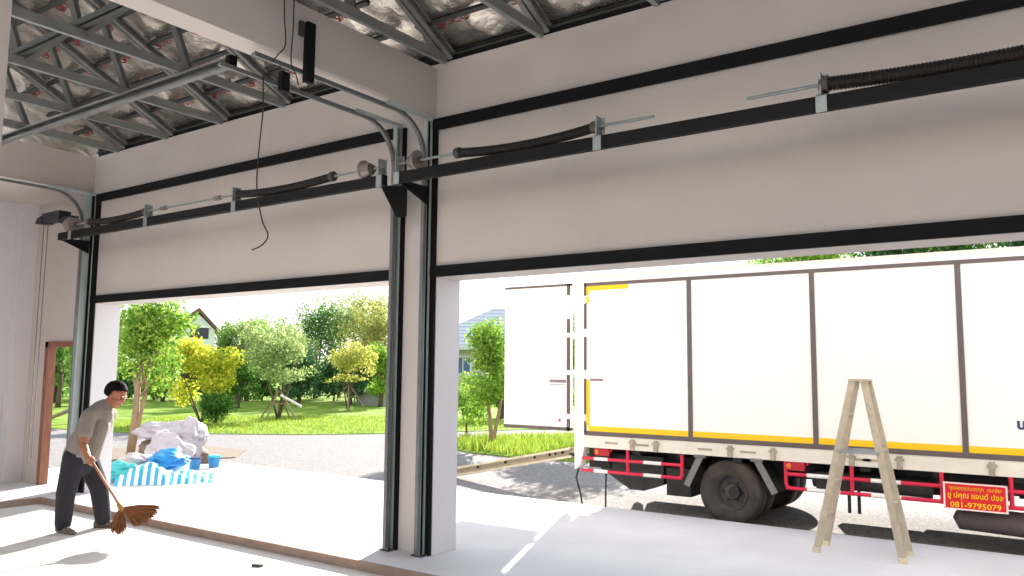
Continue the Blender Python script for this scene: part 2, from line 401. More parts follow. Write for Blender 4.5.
def track(x, yend, d, label):
    t = thing('door_track', (x, 5.7, 0), label, 'door track', 'overhead door tracks')
    m = MB()
    f = 5.79-d
    m.box(x-.03, x-.025, f, 5.79, .012, 4.10).box(x-.03, x+.03, 5.784, 5.79, .012, 4.10).box(x-.03,x+.012,f,f+.006,.012,4.10).box(x+.012,x+.018,f,f+.02,.012,4.10)
    m.build('jamb_angle', 'galv_d', t)
    m = MB(); R = .42; zc = 4.09
    yb = 5.79-d-.012
    pts = [(x, yb, z) for z in (.03, 1, 2, 3, zc-R)]
    pts += [(x, yb-R+R*math.cos(a), zc-R+R*math.sin(a)) for a in [math.pi/2*i/12 for i in range(1, 13)]]
    pts += [(x, 5.0, zc), (x, yend, zc)]
    m.sweep(pts, .04, .02, (1,0,0)); m.sweep([(p[0]+.022, p[1], p[2]) for p in pts], .005, .036, (1,0,0))
    m.build('curved_rail', 'galv', t)
    MB().bar((x+.02,5.15,4.115),(x+.02,5.78,4.115), .035, .035).build('top_angle', 'galv_d', t)
    MB().box(x-.06, x+.06, 5.7, 5.8, 0, .012).build('foot_plate', 'batten', t)
    return t
track(-11.245, 0.0, .15, 'galvanised door track at the left column, left door')
track(-5.425, 3.70, .07, 'galvanised door track on the left of the centre pillar')
track(-5.03, 3.72, .07, 'galvanised door track on the right of the centre pillar')

def strut(x0, x1, y0, y1, z0, z1, label, box=False):
    t = thing('track_hanger', ((x0+x1)/2, (y0+y1)/2, z1), label, 'hanger')
    MB().bar(((x0+x1)/2,(y0+y1)/2,z0),((x0+x1)/2,(y0+y1)/2,z1), x1-x0, y1-y0, (0,1,0)).build('angle_strut', 'black', t)
    if box: MB().box(-4.98,-4.95,4.10,4.145,4.36,4.48).build('fixing_block', 'batten', t)
strut(-4.98,-4.93,4.16,4.24,3.99,4.49,'long black steel hanger bolted to the centre beam face', True)
strut(-5.33,-5.28,4.20,4.28,4.0,4.165,'short black hanger under the centre beam')

# spring bars, springs, shafts
BY = 5.35
def gusset(mb, x, s=1):
    mb.prism([(BY,3.405),(BY,3.44),(5.72,3.44),(5.72,3.27)], x-.008, x+.008, 'X')
def spring_bar(x0, x1, brs, gus, label):
    t = thing('spring_bar', ((x0+x1)/2, BY, 3.4), label, 'steel bar', 'black spring bars')
    MB().box(x0, x1, BY-.03, BY+.03, 3.405, 3.503).build('square_bar', 'darkbar', t)
    for x in brs:
        m = MB().box(x-.035, x+.035, BY-.037, BY-.031, 3.39, 3.51).box(x-.035,x+.035,BY-.037,BY+.04,3.503,3.509).box(x-.004,x+.004,BY-.05,BY+.06,3.505,3.66)
        m.box(x-.035, x+.035, BY+.03, BY+.036, 3.5, 3.66)
        m.build('bracket', 'bracket', t)
    for x in gus:
        m = MB(); gusset(m, x); m.build('gusset', 'black', t)
spring_bar(-11.25, -5.19, (-10.93,-9.13,-7.42,-5.24), (-11.2,), 'black square bar carrying the springs across the left door')
spring_bar(-5.05, .75, (-5.02,-2.93,-1.27), (-5.0,), 'black square bar carrying the springs across the right door')
MB_TRI = MB().prism([(-5.50,3.50),(-5.33,3.47),(-5.15,3.44),(-5.15,3.15),(-5.27,3.15),(-5.45,3.42)], 5.60, 5.612, 'Y')
tag(MB_TRI.build('mounting_plate', 'black'), 'black triangular steel plate on the centre pillar under the spring bars', 'plate')

SZ = 3.585
def spring(x0, x1, sag, label, r=.042):
    t = thing('torsion_spring', ((x0+x1)/2, BY, SZ), label, 'spring', 'torsion springs over the doors')
    n = 160; pts = []; rs = []
    for i in range(n+1):
        u = i/n; pts.append((x0+(x1-x0)*u, BY, SZ - sag*4*u*(1-u))); rs.append(r*(1.0 if i % 2 else .88))
    MB().tube(pts, rs, 10).build('coil', 'spring', t, smooth=False)
    for x in (x0, x1):
        MB().lathe([(r*1.05,-.03),(r*1.15,-.02),(r*1.15,.02),(r*.7,.03)], (x, BY, SZ), 'X', 14).build('end_cone', 'rim', t)
def shaft(x0, x1, label, cups=()):
    t = thing('spring_shaft', ((x0+x1)/2, BY, SZ), label, 'shaft', 'spring shafts')
    MB().tube([(x0,BY,SZ),(x1,BY,SZ)], .0125, 8).build('rod', 'bracket', t, smooth='auto')
    for x in cups: MB().tube([(x-.05,BY,SZ),(x+.05,BY,SZ)], .026, 10).build('coupler', 'drum', t, smooth='auto')
def drum(x, label, flip=1):
    t = thing('cable_drum', (x, BY, SZ), label, 'cable drum', 'cable drums')
    MB().lathe([(.02,-.05),(.055,-.05),(.06,-.03),(.075,.0),(.085,.03),(.095,.035),(.095,.05),(.02,.05)] if flip > 0 else
               [(.02,.05),(.055,.05),(.06,.03),(.075,.0),(.085,-.03),(.095,-.035),(.095,-.05),(.02,-.05)], (x,BY,SZ), 'X', 24).build('grooved_drum', 'drum', t, smooth='auto')
    MB().lathe([(.015,-.08),(.035,-.08),(.035,.08),(.015,.08)], (x,BY,SZ), 'X', 12).build('hub', 'rim', t)
spring(-10.48,-9.17,.03,'dark coil spring over the left end of the left door')
spring(-7.40,-5.90,.035,'dark sagging coil spring over the right half of the left door')
spring(-4.32,-2.96,.04,'dark sagging coil spring beside the centre pillar over the right door')
spring(-1.25,.55,.035,'dark coil spring at the far right over the right door', .048)
shaft(-11.05,-10.46,'short shaft between left drum and left spring')
shaft(-9.2,-7.38,'grey shaft with two couplers between the two left door springs', (-8.80,-7.75))
shaft(-5.92,-5.2,'shaft from the left door spring to its right drum')
shaft(-5.04,-4.30,'shaft from the centre pillar drum to the right door spring')
shaft(-2.98,-2.47,'free shaft end right of the pillar side spring')
shaft(-1.77,-1.24,'free shaft end left of the far right spring')
drum(-10.90,'cable drum beside the navy motor box'); drum(-5.42,'dark cable drum left of the centre pillar',-1); drum(-4.83,'cable drum in front of the centre pillar track')
# door opener with chains
t = thing('door_opener', (-11.45, 5.4, 3.7), 'navy door opener motor with hanging chain at the left end of the spring bar', 'motor')
MB().box(-11.78,-11.3,5.34,5.5,3.71,3.83).prism([(-11.95,3.70),(-11.78,3.70),(-11.78,3.80),(-11.9,3.77)],5.33,5.51,'Y').box(-11.36,-11.0,5.36,5.46,3.66,3.73).build('housing', 'navy', t)
MB().lathe([(.02,-.06),(.09,-.06),(.1,0),(.08,.06),(.02,.06)], (-11.0,5.37,3.60), 'X', 18).build('gear_case', 'drum', t, smooth='auto')
MB().tube([(-11.88,5.42,3.71),(-11.885,5.42,2),(-11.88,5.42,.45)], .007, 5).tube([(-11.76,5.42,3.71),(-11.77,5.42,2),(-11.78,5.42,.45),(-11.83,5.42,.40),(-11.88,5.42,.45)], .007, 5).build('pull_chain', 'chain', t)

def cable(pts, label, r=.006):
    # smooth the points with Catmull-Rom
    P = [V(p) for p in pts]; out = []
    for i in range(len(P)-1):
        p0, p1, p2, p3 = P[max(i-1,0)], P[i], P[i+1], P[min(i+2,len(P)-1)]
        for k in range(6):
            u = k/6; out.append(.5*((2*p1)+(p2-p0)*u+(2*p0-5*p1+4*p2-p3)*u*u+(3*p1-p0-3*p2+p3)*u**3))
    out.append(P[-1]); return tag(MB().tube(out, r, 6).build('hanging_cable', 'cable', smooth=True), label, 'cable', 'loose cables')
cable([(-5.02,3.98,4.08),(-5.249,4.0,4.06),(-5.25,4,3.765),(-5.287,4,3.36),(-5.284,4,3.115),(-5.206,4,2.864),(-5.125,4,2.737),(-5.193,4,2.664),(-5.315,4,2.633)], 'long black cable dangling from the track end in front of the left door')
cable([(-4.96,3.93,4.69),(-4.955,3.94,4.45),(-4.955,3.96,4.23),(-4.965,3.9,4.13),(-4.97,3.86,4.06)], 'left one of two thin cables down the centre beam face',.005)
cable([(-4.96,4.03,4.69),(-4.955,4.03,4.4),(-4.955,4.02,4.11),(-4.96,4.08,4.02),(-4.965,4.11,3.95)], 'right one of two thin cables down the centre beam face',.005)

# small side door frame
t = tag(MB().box(-12.42,-12.33,YW-.02,YW+.1,0,2.06).box(-12.42,-11.52,YW-.02,YW+.1,1.98,2.06).box(-11.6,-11.52,YW-.02,YW+.1,0,1.98).build('door_1', 'wood'), 'unfinished brown wooden door frame in the left of the front wall', 'door frame', None, 'structure')

# ------------------------------------------------------------------ ground
struct('ground', MB().box(-130, 60, 9.2, 120, -.4, -.08).box(-130,-14.2,-20,9.2,-.4,-.08), 'gravel', 'grey gravel yard outside the apron', 'ground')
def sheet(name, poly, z, m, label, cat, kind='structure'):
    mb = MB(); n = len(poly); mb.add([(x,y,z) for x,y in poly]+[(x,y,-.12) for x,y in poly], [tuple(range(n))]+[(i,(i+1)%n,(i+1)%n+n,i+n) for i in range(n)])
    return tag(mb.build(name, m), label, cat, None, kind)
sheet('lawn', [(-28,11.2),(-24,11.6),(-21.1,12.2),(-19.5,13.2),(-17.2,14.8),(-15.8,16.5),(-14.7,18.5),(-13.8,20.3),(-11.5,22.5),(-4,27),(50,30),(50,118),(-128,118),(-128,-5)], -.06, 'grass', 'sunlit green lawn beyond the gravel', 'lawn')
sheet('grass_verge', [(-13.3,16.1),(-12.2,17.3),(-11.1,19.2),(-8,20.5),(-5.5,19),(-6.2,15.5),(-8.0,13.95),(-9.4,13.75),(-10.6,13.9),(-11.6,14.3)], -.055, 'grass', 'rough grass verge behind the truck door', 'grass')
sheet('soil_patch', [(-17.5,9.2),(-15.2,8.4),(-14.25,9.1),(-13.8,10.2),(-14.8,11.2),(-16.8,11.2)], -.06, 'soil', 'bare brown soil around the pale tree trunk', 'soil')

def inside(poly, x, y):
    c = False; n = len(poly)
    for i in range(n):
        x1,y1 = poly[i]; x2,y2 = poly[(i+1)%n]
        if (y1 > y) != (y2 > y) and x < (x2-x1)*(y-y1)/(y2-y1)+x1: c = not c
    return c
def tufts(name, poly, n, h, m, label):
    xs = [p[0] for p in poly]; ys = [p[1] for p in poly]; mb = MB(); k = 0
    while k < n:
        x = random.uniform(min(xs),max(xs)); y = random.uniform(min(ys),max(ys))
        if not inside(poly,x,y): continue
        k += 1; a = random.uniform(0,6.28); hh = h*random.uniform(.4,1.1); wd = .012
        dx, dy = math.cos(a), math.sin(a); lx, ly = random.uniform(-.5,.5)*hh, random.uniform(-.5,.5)*hh
        mb.add([(x-dx*wd,y-dy*wd,-.06),(x+dx*wd,y+dy*wd,-.06),(x+lx*.4+dx*wd*.7,y+ly*.4+dy*wd*.7,-.06+hh*.6),(x+lx*.4-dx*wd*.7,y+ly*.4-dy*wd*.7,-.06+hh*.6),(x+lx,y+ly,-.06+hh)], [(0,1,2,3),(3,2,4)])
    return tag(mb.build(name, m, recalc=False), label, 'grass', None, 'stuff')
GR = leaf_mat('grass_blades', '6d8f2c', 'bcc65e', '92aa44', .35)
tufts('grass_tufts', [(-13.2,16.0),(-12.2,17.2),(-11.1,18.6),(-8,19.8),(-6.0,18),(-6.4,15.5),(-8.0,14.0),(-9.4,13.8),(-10.6,14.0),(-11.5,14.4)], 9000, .24, GR, 'tall bright grass blades on the verge behind the truck')
tufts('grass_blades', [(-24,11.7),(-21.1,12.3),(-19.5,13.3),(-17.2,14.9),(-15.8,16.6),(-14.7,18.5),(-14,21),(-20,24),(-27,17)], 12000, .08, GR, 'short bright grass blades on the near edge of the lawn')

# ------------------------------------------------------------------ trees
LM = dict(
 bright=leaf_mat('bright_green_leaves','4f8030','bcd060','86ae48',.45),
 yellow=leaf_mat('yellow_green_leaves','8aa436','f2e660','c8cc48',.5),
 dark=leaf_mat('dark_green_leaves','3f6630','82aa4c','578546',.38),
 deep=leaf_mat('deep_green_leaves','345438','648a54','476e48',.34),
 mid=leaf_mat('mid_green_leaves','5b843c','b8d076','82a854',.45),
 olive=leaf_mat('olive_leaves','778248','ccc072','9ca85c',.45),
 grey=leaf_mat('grey_green_leaves','6b8252','c6d492','94a86a',.45),
 sparse=leaf_mat('sparse_olive_leaves','909050','f0e07e','a8b45e',.5),
)
def leaves(blobs, n, size, rng=RNG):
    B = np.array(blobs, float); vol = B[:,3]*B[:,4]*B[:,5]; idx = rng.choice(len(B), n, p=vol/vol.sum())
    d = rng.normal(size=(n,3)); d /= np.linalg.norm(d,axis=1,keepdims=True)
    r = rng.random(n)**(1/2.2)
    lump = 1+.22*np.sin(5*d[:,0]+idx)*np.sin(6*d[:,1]+2*idx)*np.cos(5*d[:,2])
    c = B[idx,:3] + d*B[idx,3:6]*(r*lump)[:,None]
    a = rng.normal(size=(n,3)); a /= np.linalg.norm(a,axis=1,keepdims=True)
    b = np.cross(a, rng.normal(size=(n,3))); b /= np.linalg.norm(b,axis=1,keepdims=True)
    s = size*rng.uniform(.6,1.3,n)[:,None]
    nn = np.cross(a,b)
    p = np.stack([c-a*s*.6, c+b*s*.32+nn*s*.08, c+a*s*.6, c-b*s*.32+nn*s*.08],1).reshape(-1,3)
    return p, n
def leaf_obj(name, p, n, m, parent):
    off = np.array(wloc(parent)); me = bpy.data.meshes.new(name)
    me.vertices.add(4*n); me.loops.add(4*n); me.polygons.add(n)
    me.vertices.foreach_set('co', (p-off).astype(np.float32).ravel()); me.loops.foreach_set('vertex_index', np.arange(4*n, dtype=np.int32))
    me.polygons.foreach_set('loop_start', np.arange(0,4*n,4,dtype=np.int32))
    me.materials.append(m); me.update(calc_edges=True); me.validate()
    o = bpy.data.objects.new(name, me); COL.objects.link(o); o.parent = parent; return o
def tree(name, label, base, stems, blobs, n, size, m, bark='bark', group=None, cat='tree', brn=7, br=.02):
    """stems: list of (top point offset, r0, r1); blobs relative to base"""
    t = thing(name, base, label, cat, group); b = V(base)
    mb = MB()
    for (tp, r0, r1) in stems:
        tp = V(tp); mid = tp*.5 + V((random.uniform(-.06,.06),random.uniform(-.06,.06),0))
        mb.tube([b-V((0,0,.05)), b+mid*.5, b+mid, b+tp], [r0*1.25, r0, (r0+r1)/2, r1], 8)
    for k in range(brn):
        bl = random.choice(blobs); tp = V(random.choice(stems)[0]); st = b+tp*random.uniform(.6,.98)
        e = b+V(bl[:3])+V((random.uniform(-.6,.6)*bl[3],random.uniform(-.6,.6)*bl[4],random.uniform(-.4,.7)*bl[5]))
        mb.tube([st, (st+e)/2+V((0,0,-.05)), e], [br, br*.7, br*.25], 5)
    mb.build('trunk', bark, t, smooth=True)
    bb = [(b.x+q[0],b.y+q[1],b.z+q[2],q[3],q[4],q[5]) for q in blobs]
    p, n = leaves(bb, n, size); leaf_obj('foliage', p, n, LM[m], t)
    return t
def crown(cx, cy, cz, rx, rz, k=6, s=.55):
    out = []
    for i in range(k):
        a = random.uniform(0,6.28); q = random.uniform(.25,.75)
        out.append((cx+rx*q*math.cos(a), cy+rx*q*math.sin(a), cz+rz*random.uniform(-.6,.6), rx*s, rx*s, rz*s))
    out.append((cx,cy,cz,rx*.6,rx*.6,rz*.6)); return out
GZ = -.08
tree('young_tree','tall young tree with pale straight trunk and bright green crown behind the man', (-15.25,8.85,GZ), [((.12,.02,1.9),.075,.05),((.25,.2,2.4),.045,.02)],
     crown(.35,.2,2.5,.65,.75,9,.5)+[(.1,-.1,2.0,.4,.4,.5),(.6,.3,1.9,.35,.35,.35),(.1,-.1,2.6,.5,.5,.6),(.85,.5,2.65,.3,.3,.25),(.4,.3,1.5,.3,.3,.3)], 6200, .075, 'bright')
tree('yellow_shrub','tall yellow flowering shrub with several thin stems', (-23.2,15.8,GZ), [((-.4,-.5,1.6),.03,.02),((.1,.1,1.8),.03,.02),((.35,.4,1.7),.03,.02),((-.5,-.4,1.2),.03,.02)],
     crown(0.1,.05,2.05,1.0,.8,10,.5)+crown(.3,.25,1.35,.9,.45,5,.5)+[(-.5,-.35,1.0,.5,.5,.5)], 6500, .11, 'yellow', 'bark_d', cat='shrub')
tree('round_bush','dense rounded dark green bush at the lawn edge', (-22.55,15.85,GZ), [((0,0,.5),.05,.03)], crown(0,0,.60,.52,.42,12,.62)+[(0,0,.32,.4,.4,.3)], 6000, .07, 'dark', 'bark_d', cat='bush')
tree('staked_tree','spreading grey green tree tied to wooden stakes in the middle of the lawn', (-22.87,18.59,GZ), [((.1,.1,1.5),.06,.045),((-.6,-.5,2.4),.035,.015),((.5,.5,2.5),.035,.015)],
     crown(.1,.0,2.45,1.35,.95,14,.42)+crown(0,0,1.5,1.25,.45,8,.36), 6500, .085, 'grey', 'bark_d', brn=14)
tree('staked_tree','thin yellowing tree tied to stakes near the grey planter', (-25.3,24.2,GZ), [((0,0,1.3),.05,.035),((.3,.3,2.8),.03,.012),((-.4,-.3,2.4),.03,.012)],
     crown(.1,.05,2.3,1.15,1.1,14,.33)+crown(0,0,1.4,1.1,.3,5,.3), 4200, .085, 'sparse', 'bark_d', brn=18)
tree('leafy_tree','leafy green tree close to the open truck door', (-11.4,15.55,GZ), [((-.1,-.1,1.3),.05,.04),((.2,.15,1.5),.045,.035)],
     crown(0.05,0,2.2,.8,.8,12,.45)+crown(-.1,-.1,1.3,.85,.5,9,.42)+[(-.4,-.3,.8,.3,.3,.35),(0,0,2.75,.35,.35,.35)], 8000, .075, 'bright', 'bark')
tree('low_shrub','low yellow green shrub right of the centre pillar', (-13.6,17.4,GZ), [((0,0,.5),.03,.02)], crown(0,0,.85,.5,.6,6,.6), 2400, .08, 'bright', 'bark_d', cat='bush')
tree('garden_tree','dense green tree hidden behind the open truck door', (-9.4,17.4,GZ), [((0,0,1.6),.07,.05)], crown(0,0,2.5,1.5,.95,12,.5)+crown(0,0,1.3,1.2,.5,6,.45), 7000, .11, 'mid', 'bark_d')
# seen through the small door
tree('garden_tree','leafy tree seen through the small left doorway', (-25.6,13.2,GZ), [((.1,.1,1.6),.06,.03),((-.5,-.2,1.7),.05,.02)], crown(.1,.2,2.2,1.1,1.0,9,.5), 3800, .11, 'mid', 'bark_d')
tree('garden_tree','tall dark tree behind the small left doorway', (-36,17.5,GZ), [((0,0,2),.1,.06)], crown(0,0,3.0,1.9,2.0,9), 3800, .2, 'dark', 'bark_d')
# tree belt across the back
belt = [(-38.0,27.0,4.5,1.15,'mid','slim green tree just right of the brown roofed house'),(-41.4,19.9,4.0,2.2,'mid','mid green tree far left beyond the small doorway'),(-43.3,25.8,4.9,2.4,'dark','dark tree behind the pale trunked young tree'),
        (-38.8,24.1,3.4,1.5,'mid','mid green tree between the young tree and the yellow shrub'),(-36.6,27.6,4.9,1.4,'grey','grey green tree right of the brown roofed house'),
        (-38.0,29.5,5.1,1.8,'mid','mid green tree behind the left half of the staked tree'),(-33.4,27.8,4.5,1.7,'grey','greyish tree behind the right half of the staked tree'),
        (-36.9,32.6,6.1,1.9,'dark','dark tree rising behind the gap between the two staked trees'),(-37.2,34.8,6.7,2.1,'grey','tallest grey green tree in the back row'),
        (-33.8,33.5,6.7,1.9,'olive','tall olive tree in the back row beside the centre pillar'),(-30.5,32.2,5.8,1.9,'olive','olive tree against the left edge of the centre pillar'),
        (-30.0,25.5,3.0,1.3,'deep','low deep green tree just right of the spreading staked tree'),(-29.5,28.3,3.1,1.3,'deep','low deep green tree behind the yellowing staked tree'),
        (-27.0,27.9,3.3,1.2,'bright','bright green tree just above the grey planter'),(-30.6,22.6,2.7,1.2,'dark','low dark tree behind the round bush'),
        (-31.7,57,7.8,2.2,'sparse','reddish bare topped tree behind the grey roofed house'),(-17.5,24.5,2.4,1.1,'dark','dark shrub by the wall of the grey roofed house')]
for (x,y,h,r,m,lab) in belt:
    tree('background_tree', lab, (x,y,GZ), [((0,0,h*.5),.10,.06),((.3,.2,h*.75),.06,.03)], crown(0,0,h*.66,r*.85,h*.32,14,.42)+crown(0,0,h*.30,r*.85,h*.2,7,.42), 5200, .07+.035*r, m, 'bark_d', 'trees across the back of the garden', brn=8)
for i in range(12):
    u = i/11
    x, y = -47.5+u*17.6, 20.6+u*12.2
    tree('hedge_shrub', f'dark hedge shrub along the far edge of the lawn, {ORD[i]} from the left', (x,y,GZ), [((0,0,.8),.05,.03)], crown(0,0,1.5,1.0,1.0,8,.55)+crown(0,0,.7,1.1,.6,5,.55), 2600, .16, ('deep','dark','deep')[i%3], 'bark_d', 'hedge along the back of the lawn', 'shrub', brn=3)
for i,(x,y,h) in enumerate(((-14.5,46,8.6),(-11,46,10.2),(-7.6,46,10.8),(-4.6,46,11.2),(-1.6,46,11.2),(1.4,46,11.2))):
    tree('far_tree', f'far dark tree top showing above the truck roof, {ORD[i]} from the left', (x,y,GZ), [((0,0,h*.6),.2,.1)], crown(0,0,h*.72,2.1,h*.26,8,.6), 6500, .2, ('mid','bright','deep','dark','deep','deep')[i], 'bark_d', 'tree tops above the truck', brn=4)

def stake_set(base, r, h, n, label, a0=.3):
    t = thing('tree_stakes', base, label, 'stakes', 'stakes around young trees'); b = V(base)
    for i in range(n):
        a = a0+i*2*math.pi/n
        MB().tube([b+V((r*math.cos(a),r*math.sin(a),-.03)), b+V((.05*math.cos(a),.05*math.sin(a),h))], .028, 6).build('pole', 'stakes', t)
    MB().tube([b+V((.45*math.cos(a0)*r,.45*r*math.sin(a0),h*.55)), b+V((.45*r*math.cos(a0+3.6),.45*r*math.sin(a0+3.6),h*.55))], .022, 6).build('cross_pole', 'stakes', t)
stake_set((-22.87,18.59,GZ), .75, 1.0, 4, 'leaning wooden stakes around the spreading lawn tree')
stake_set((-25.3,24.2,GZ), .8, 1.1, 4, 'leaning wooden stakes around the yellowing tree', .8)
stake_set((-29.5,30.0,GZ), .7, 1.3, 3, 'distant leaning stakes in front of the back row of trees', .1)
tag(MB().tube([(-22.75,18.55,.78),(-22.15,19.0,.38)], .045, 8).build('white_pipe','white'), 'white pipe leaning against the spreading lawn tree', 'pipe')
tag(MB().tube([(-26.0,12.0,-.05),(-24.2,13.6,1.0)], .06, 8).build('leaning_post','stakes'), 'brown post leaning across the small doorway view', 'post')
t = thing('concrete_planter', (-28.5,29.1,GZ), 'grey concrete box with white rim at the back of the lawn', 'planter')
MB().box(-29.3,-27.6,28.6,29.7,GZ,.55).build('box','conc',t); MB().box(-29.38,-27.52,28.52,29.78,.55,.72).build('rim','white',t)

# ------------------------------------------------------------------ houses
def rotpts(c, ang, pts):
    ca, sa = math.cos(ang), math.sin(ang); return [(c[0]+ca*x-sa*y, c[1]+sa*x+ca*y, z) for x,y,z in pts]
def hbox(c, ang, x0,x1,y0,y1,z0,z1):
    return MB().add(rotpts(c,ang,[(x0,y0,z0),(x1,y0,z0),(x1,y1,z0),(x0,y1,z0),(x0,y0,z1),(x1,y0,z1),(x1,y1,z1),(x0,y1,z1)]), [(0,3,2,1),(4,5,6,7),(0,1,5,4),(1,2,6,5),(2,3,7,6),(3,0,4,7)])
c = (-59.2,39.75); A = math.atan2(.83,.56)-math.pi/2+math.pi/2; A = math.atan2(59/71.3*.0+.828, .561)-math.pi/2+math.pi/2
A = math.atan2(.828,.561)            # local x runs to the right as seen from the yard
t = thing('house', (c[0],c[1],GZ), 'white two storey house with brown gable roof between the trees', 'house')
hbox(c,A,-2.2,1.2,0,8,GZ,4.8).build('wall','house_w',t)
mb = MB().add(rotpts(c,A,[(-2.2,0,4.8),(1.2,0,4.8),(-.1,0,6.1)]),[(0,1,2)]); mb.build('gable','house_w',t)
mb = MB().add(rotpts(c,A,[(-2.6,-.2,4.5),(-.1,-.2,6.3),(1.6,-.2,4.5),(-2.6,8,4.5),(-.1,8,6.3),(1.6,8,4.5),(-2.6,-.2,4.8),(-.1,-.2,6.65),(1.6,-.2,4.8),(-2.6,8,4.8),(-.1,8,6.65),(1.6,8,4.8)]),
    [(0,1,4,3),(1,2,5,4),(6,9,10,7),(7,10,11,8),(0,6,7,1),(1,7,8,2),(3,4,10,9),(4,5,11,10),(0,3,9,6),(2,8,11,5)]); mb.build('roof','roof_b',t)
wd = hbox(c,A,-.7,.7,-.06,.05,4.1,5.0).build('window','glass_d',t); hbox(c,A,-.8,.8,-.1,-.05,5.0,5.12).build('window_frame','white',wd)
c = (-29.2,40); A = math.atan2(.589,.808)
t = thing('house', (c[0],c[1],GZ), 'single storey house with grey blue hipped roof behind the leafy tree', 'house')
hbox(c,A,-4.2,8,0,7,GZ,3.3).build('wall','house_c',t)
mb = MB().add(rotpts(c,A,[(-5.2,-.8,3.1),(8.6,-.8,3.1),(8.6,8,3.1),(-5.2,8,3.1),(-.1,3.2,5.75),(4.5,3.2,5.75)]),[(0,1,5,4),(1,2,5),(2,3,4,5),(3,0,4),(3,2,1,0)]); mb.build('roof','roof_g',t)
hbox(c,A,-5.25,8.65,-.86,-.78,2.92,3.14).build('fascia','house_w',t)
w_ = hbox(c,A,-2.5,-1.35,-.06,.04,1.35,2.6).build('window','white',t); hbox(c,A,-2.35,-1.97,-.1,-.05,1.5,2.45).build('pane','glass',w_); hbox(c,A,-1.88,-1.5,-.1,-.05,1.5,2.45).build('pane','glass',w_)

# ------------------------------------------------------------------ truck
TY = 9.3; XR, XF = -5.37, 1.96
truck = thing('box_truck', (-2.0, 10.3, GZ), 'white box truck with open rear door and red side guards parked along the apron', 'truck')
mb = MB(); TB = 11.35
mb.box(XR,XF,TY,TY+.05,.92,2.86).box(XR,XF,TB-.05,TB,.92,2.86).box(XR,XF,TY,TB,.87,.92).box(XF-.05,XF,TY+.05,TB-.05,.92,2.86)
mb.box(XR,XF,TY,TB,2.86,2.92)
box_ = mb.build('cargo_box','tp_white',truck)
mb = MB()
seams = (-3.845,-2.385,-.94,.51)
mb.box(XR+.055,XF,TY-.012,TY,2.825,2.868).box(XR+.055,XF,TY-.012,TY,.872,.925)
for x in seams: mb.box(x-.027,x+.027,TY-.014,TY,.872,2.868)
mb.box(XR+.05,XR+.085,TY-.012,TY,.90,1.05); mb.box(XR+.05,XR+.085,TY-.012,TY,1.14,1.6); mb.box(XR+.05,XR+.085,TY-.012,TY,1.72,2.15); mb.box(XR+.05,XR+.085,TY-.012,TY,2.26,2.60); mb.box(XR+.05,XR+.085,TY-.012,TY,2.70,2.868)
mb.build('panel_trim','tp_trim',box_)
mb = MB()
xs = [XR+.085]+list(seams)+[XF]
tapes = [(a+.027,b-.027,.925,.992) for a,b in zip(xs[:-1],xs[1:])]+[(XR+.085,XR+.135,.992,1.58),(XR+.085,XR+.13,2.60,2.68),(XR+.085,XR+.70,2.765,2.825),(XR+.085,XR+.13,2.71,2.765)]
for (a,b,c_,d_) in tapes: MB().box(a,b,TY-.006,TY,c_,d_).build('yellow_tape','tape',box_)['label'] = 'yellow reflective tape'
mb = MB().box(XR+.14,XR+.33,TY-.005,TY,1.575,1.605); mb.build('reflector_strip','greymark',box_)
mb = MB(); put_text(mb,'บริษัท',.13,(-.345,TY-.003,1.22),(1,0,0),(0,0,1),bold=.006); mb.build('lettering','ink',box_,recalc=False)['label']='dark blue Thai lettering'
mb = MB().box(XR-.03,XF,TY+.0,TB,2.92,2.965); mb.build('roof_rim','tp_cream',box_)
# rear post and sill
mb = MB().prism([(XR-.09,2.93),(XR+.05,2.93),(XR+.05,.70),(XR+.0,.50),(XR-.09,.42)], TY-.01, TY+.12, 'Y')
mb.prism([(XR-.09,2.93),(XR+.05,2.93),(XR+.05,.70),(XR+.0,.50),(XR-.09,.42)], TB-.12, TB, 'Y').box(XR-.06,XR+.05,TY+.12,TB-.12,.70,.92).box(XR-.06,XR+.05,TY+.12,TB-.12,2.84,2.93)
mb.build('rear_post','tp_white',truck)
# open rear door
mb = MB().box(-6.61,-5.53,TY,TY+.05,.93,2.87); dr = mb.build('rear_door','tp_white',truck)
mb = MB().box(-6.61,-5.53,TY-.008,TY+.055,2.845,2.875).box(-6.61,-5.53,TY-.008,TY+.055,.91,.955).box(-5.585,-5.535,TY-.008,TY+.055,.91,2.40).box(-5.585,-5.535,TY-.008,TY+.055,2.72,2.875); mb.build('door_trim','tp_trim',dr)
mb = MB()
for z in (1.10,1.68,2.18,2.62):
    mb.box(-5.68,-5.30,TY-.022,TY-.008,z-.03,z+.03).tube([(-5.49,TY-.02,z-.05),(-5.49,TY-.02,z+.05)],.018,8)
mb.build('hinges','tp_white',dr)
mb = MB().box(-5.86,-5.60,TY-.004,TY,1.545,1.585).box(-5.86,-5.62,TY-.004,TY,1.515,1.523); mb.build('reflector_strip','greymark',dr)
mb = MB(); st = [(-5.70+.035*(1 if k%2 else .45)*math.cos(k*math.pi/5), 1.045+.035*(1 if k%2 else .45)*math.sin(k*math.pi/5)) for k in range(10)]
mb.prism(st, TY-.004, TY-.001, 'Y'); mb.build('red_emblem','pink',dr)
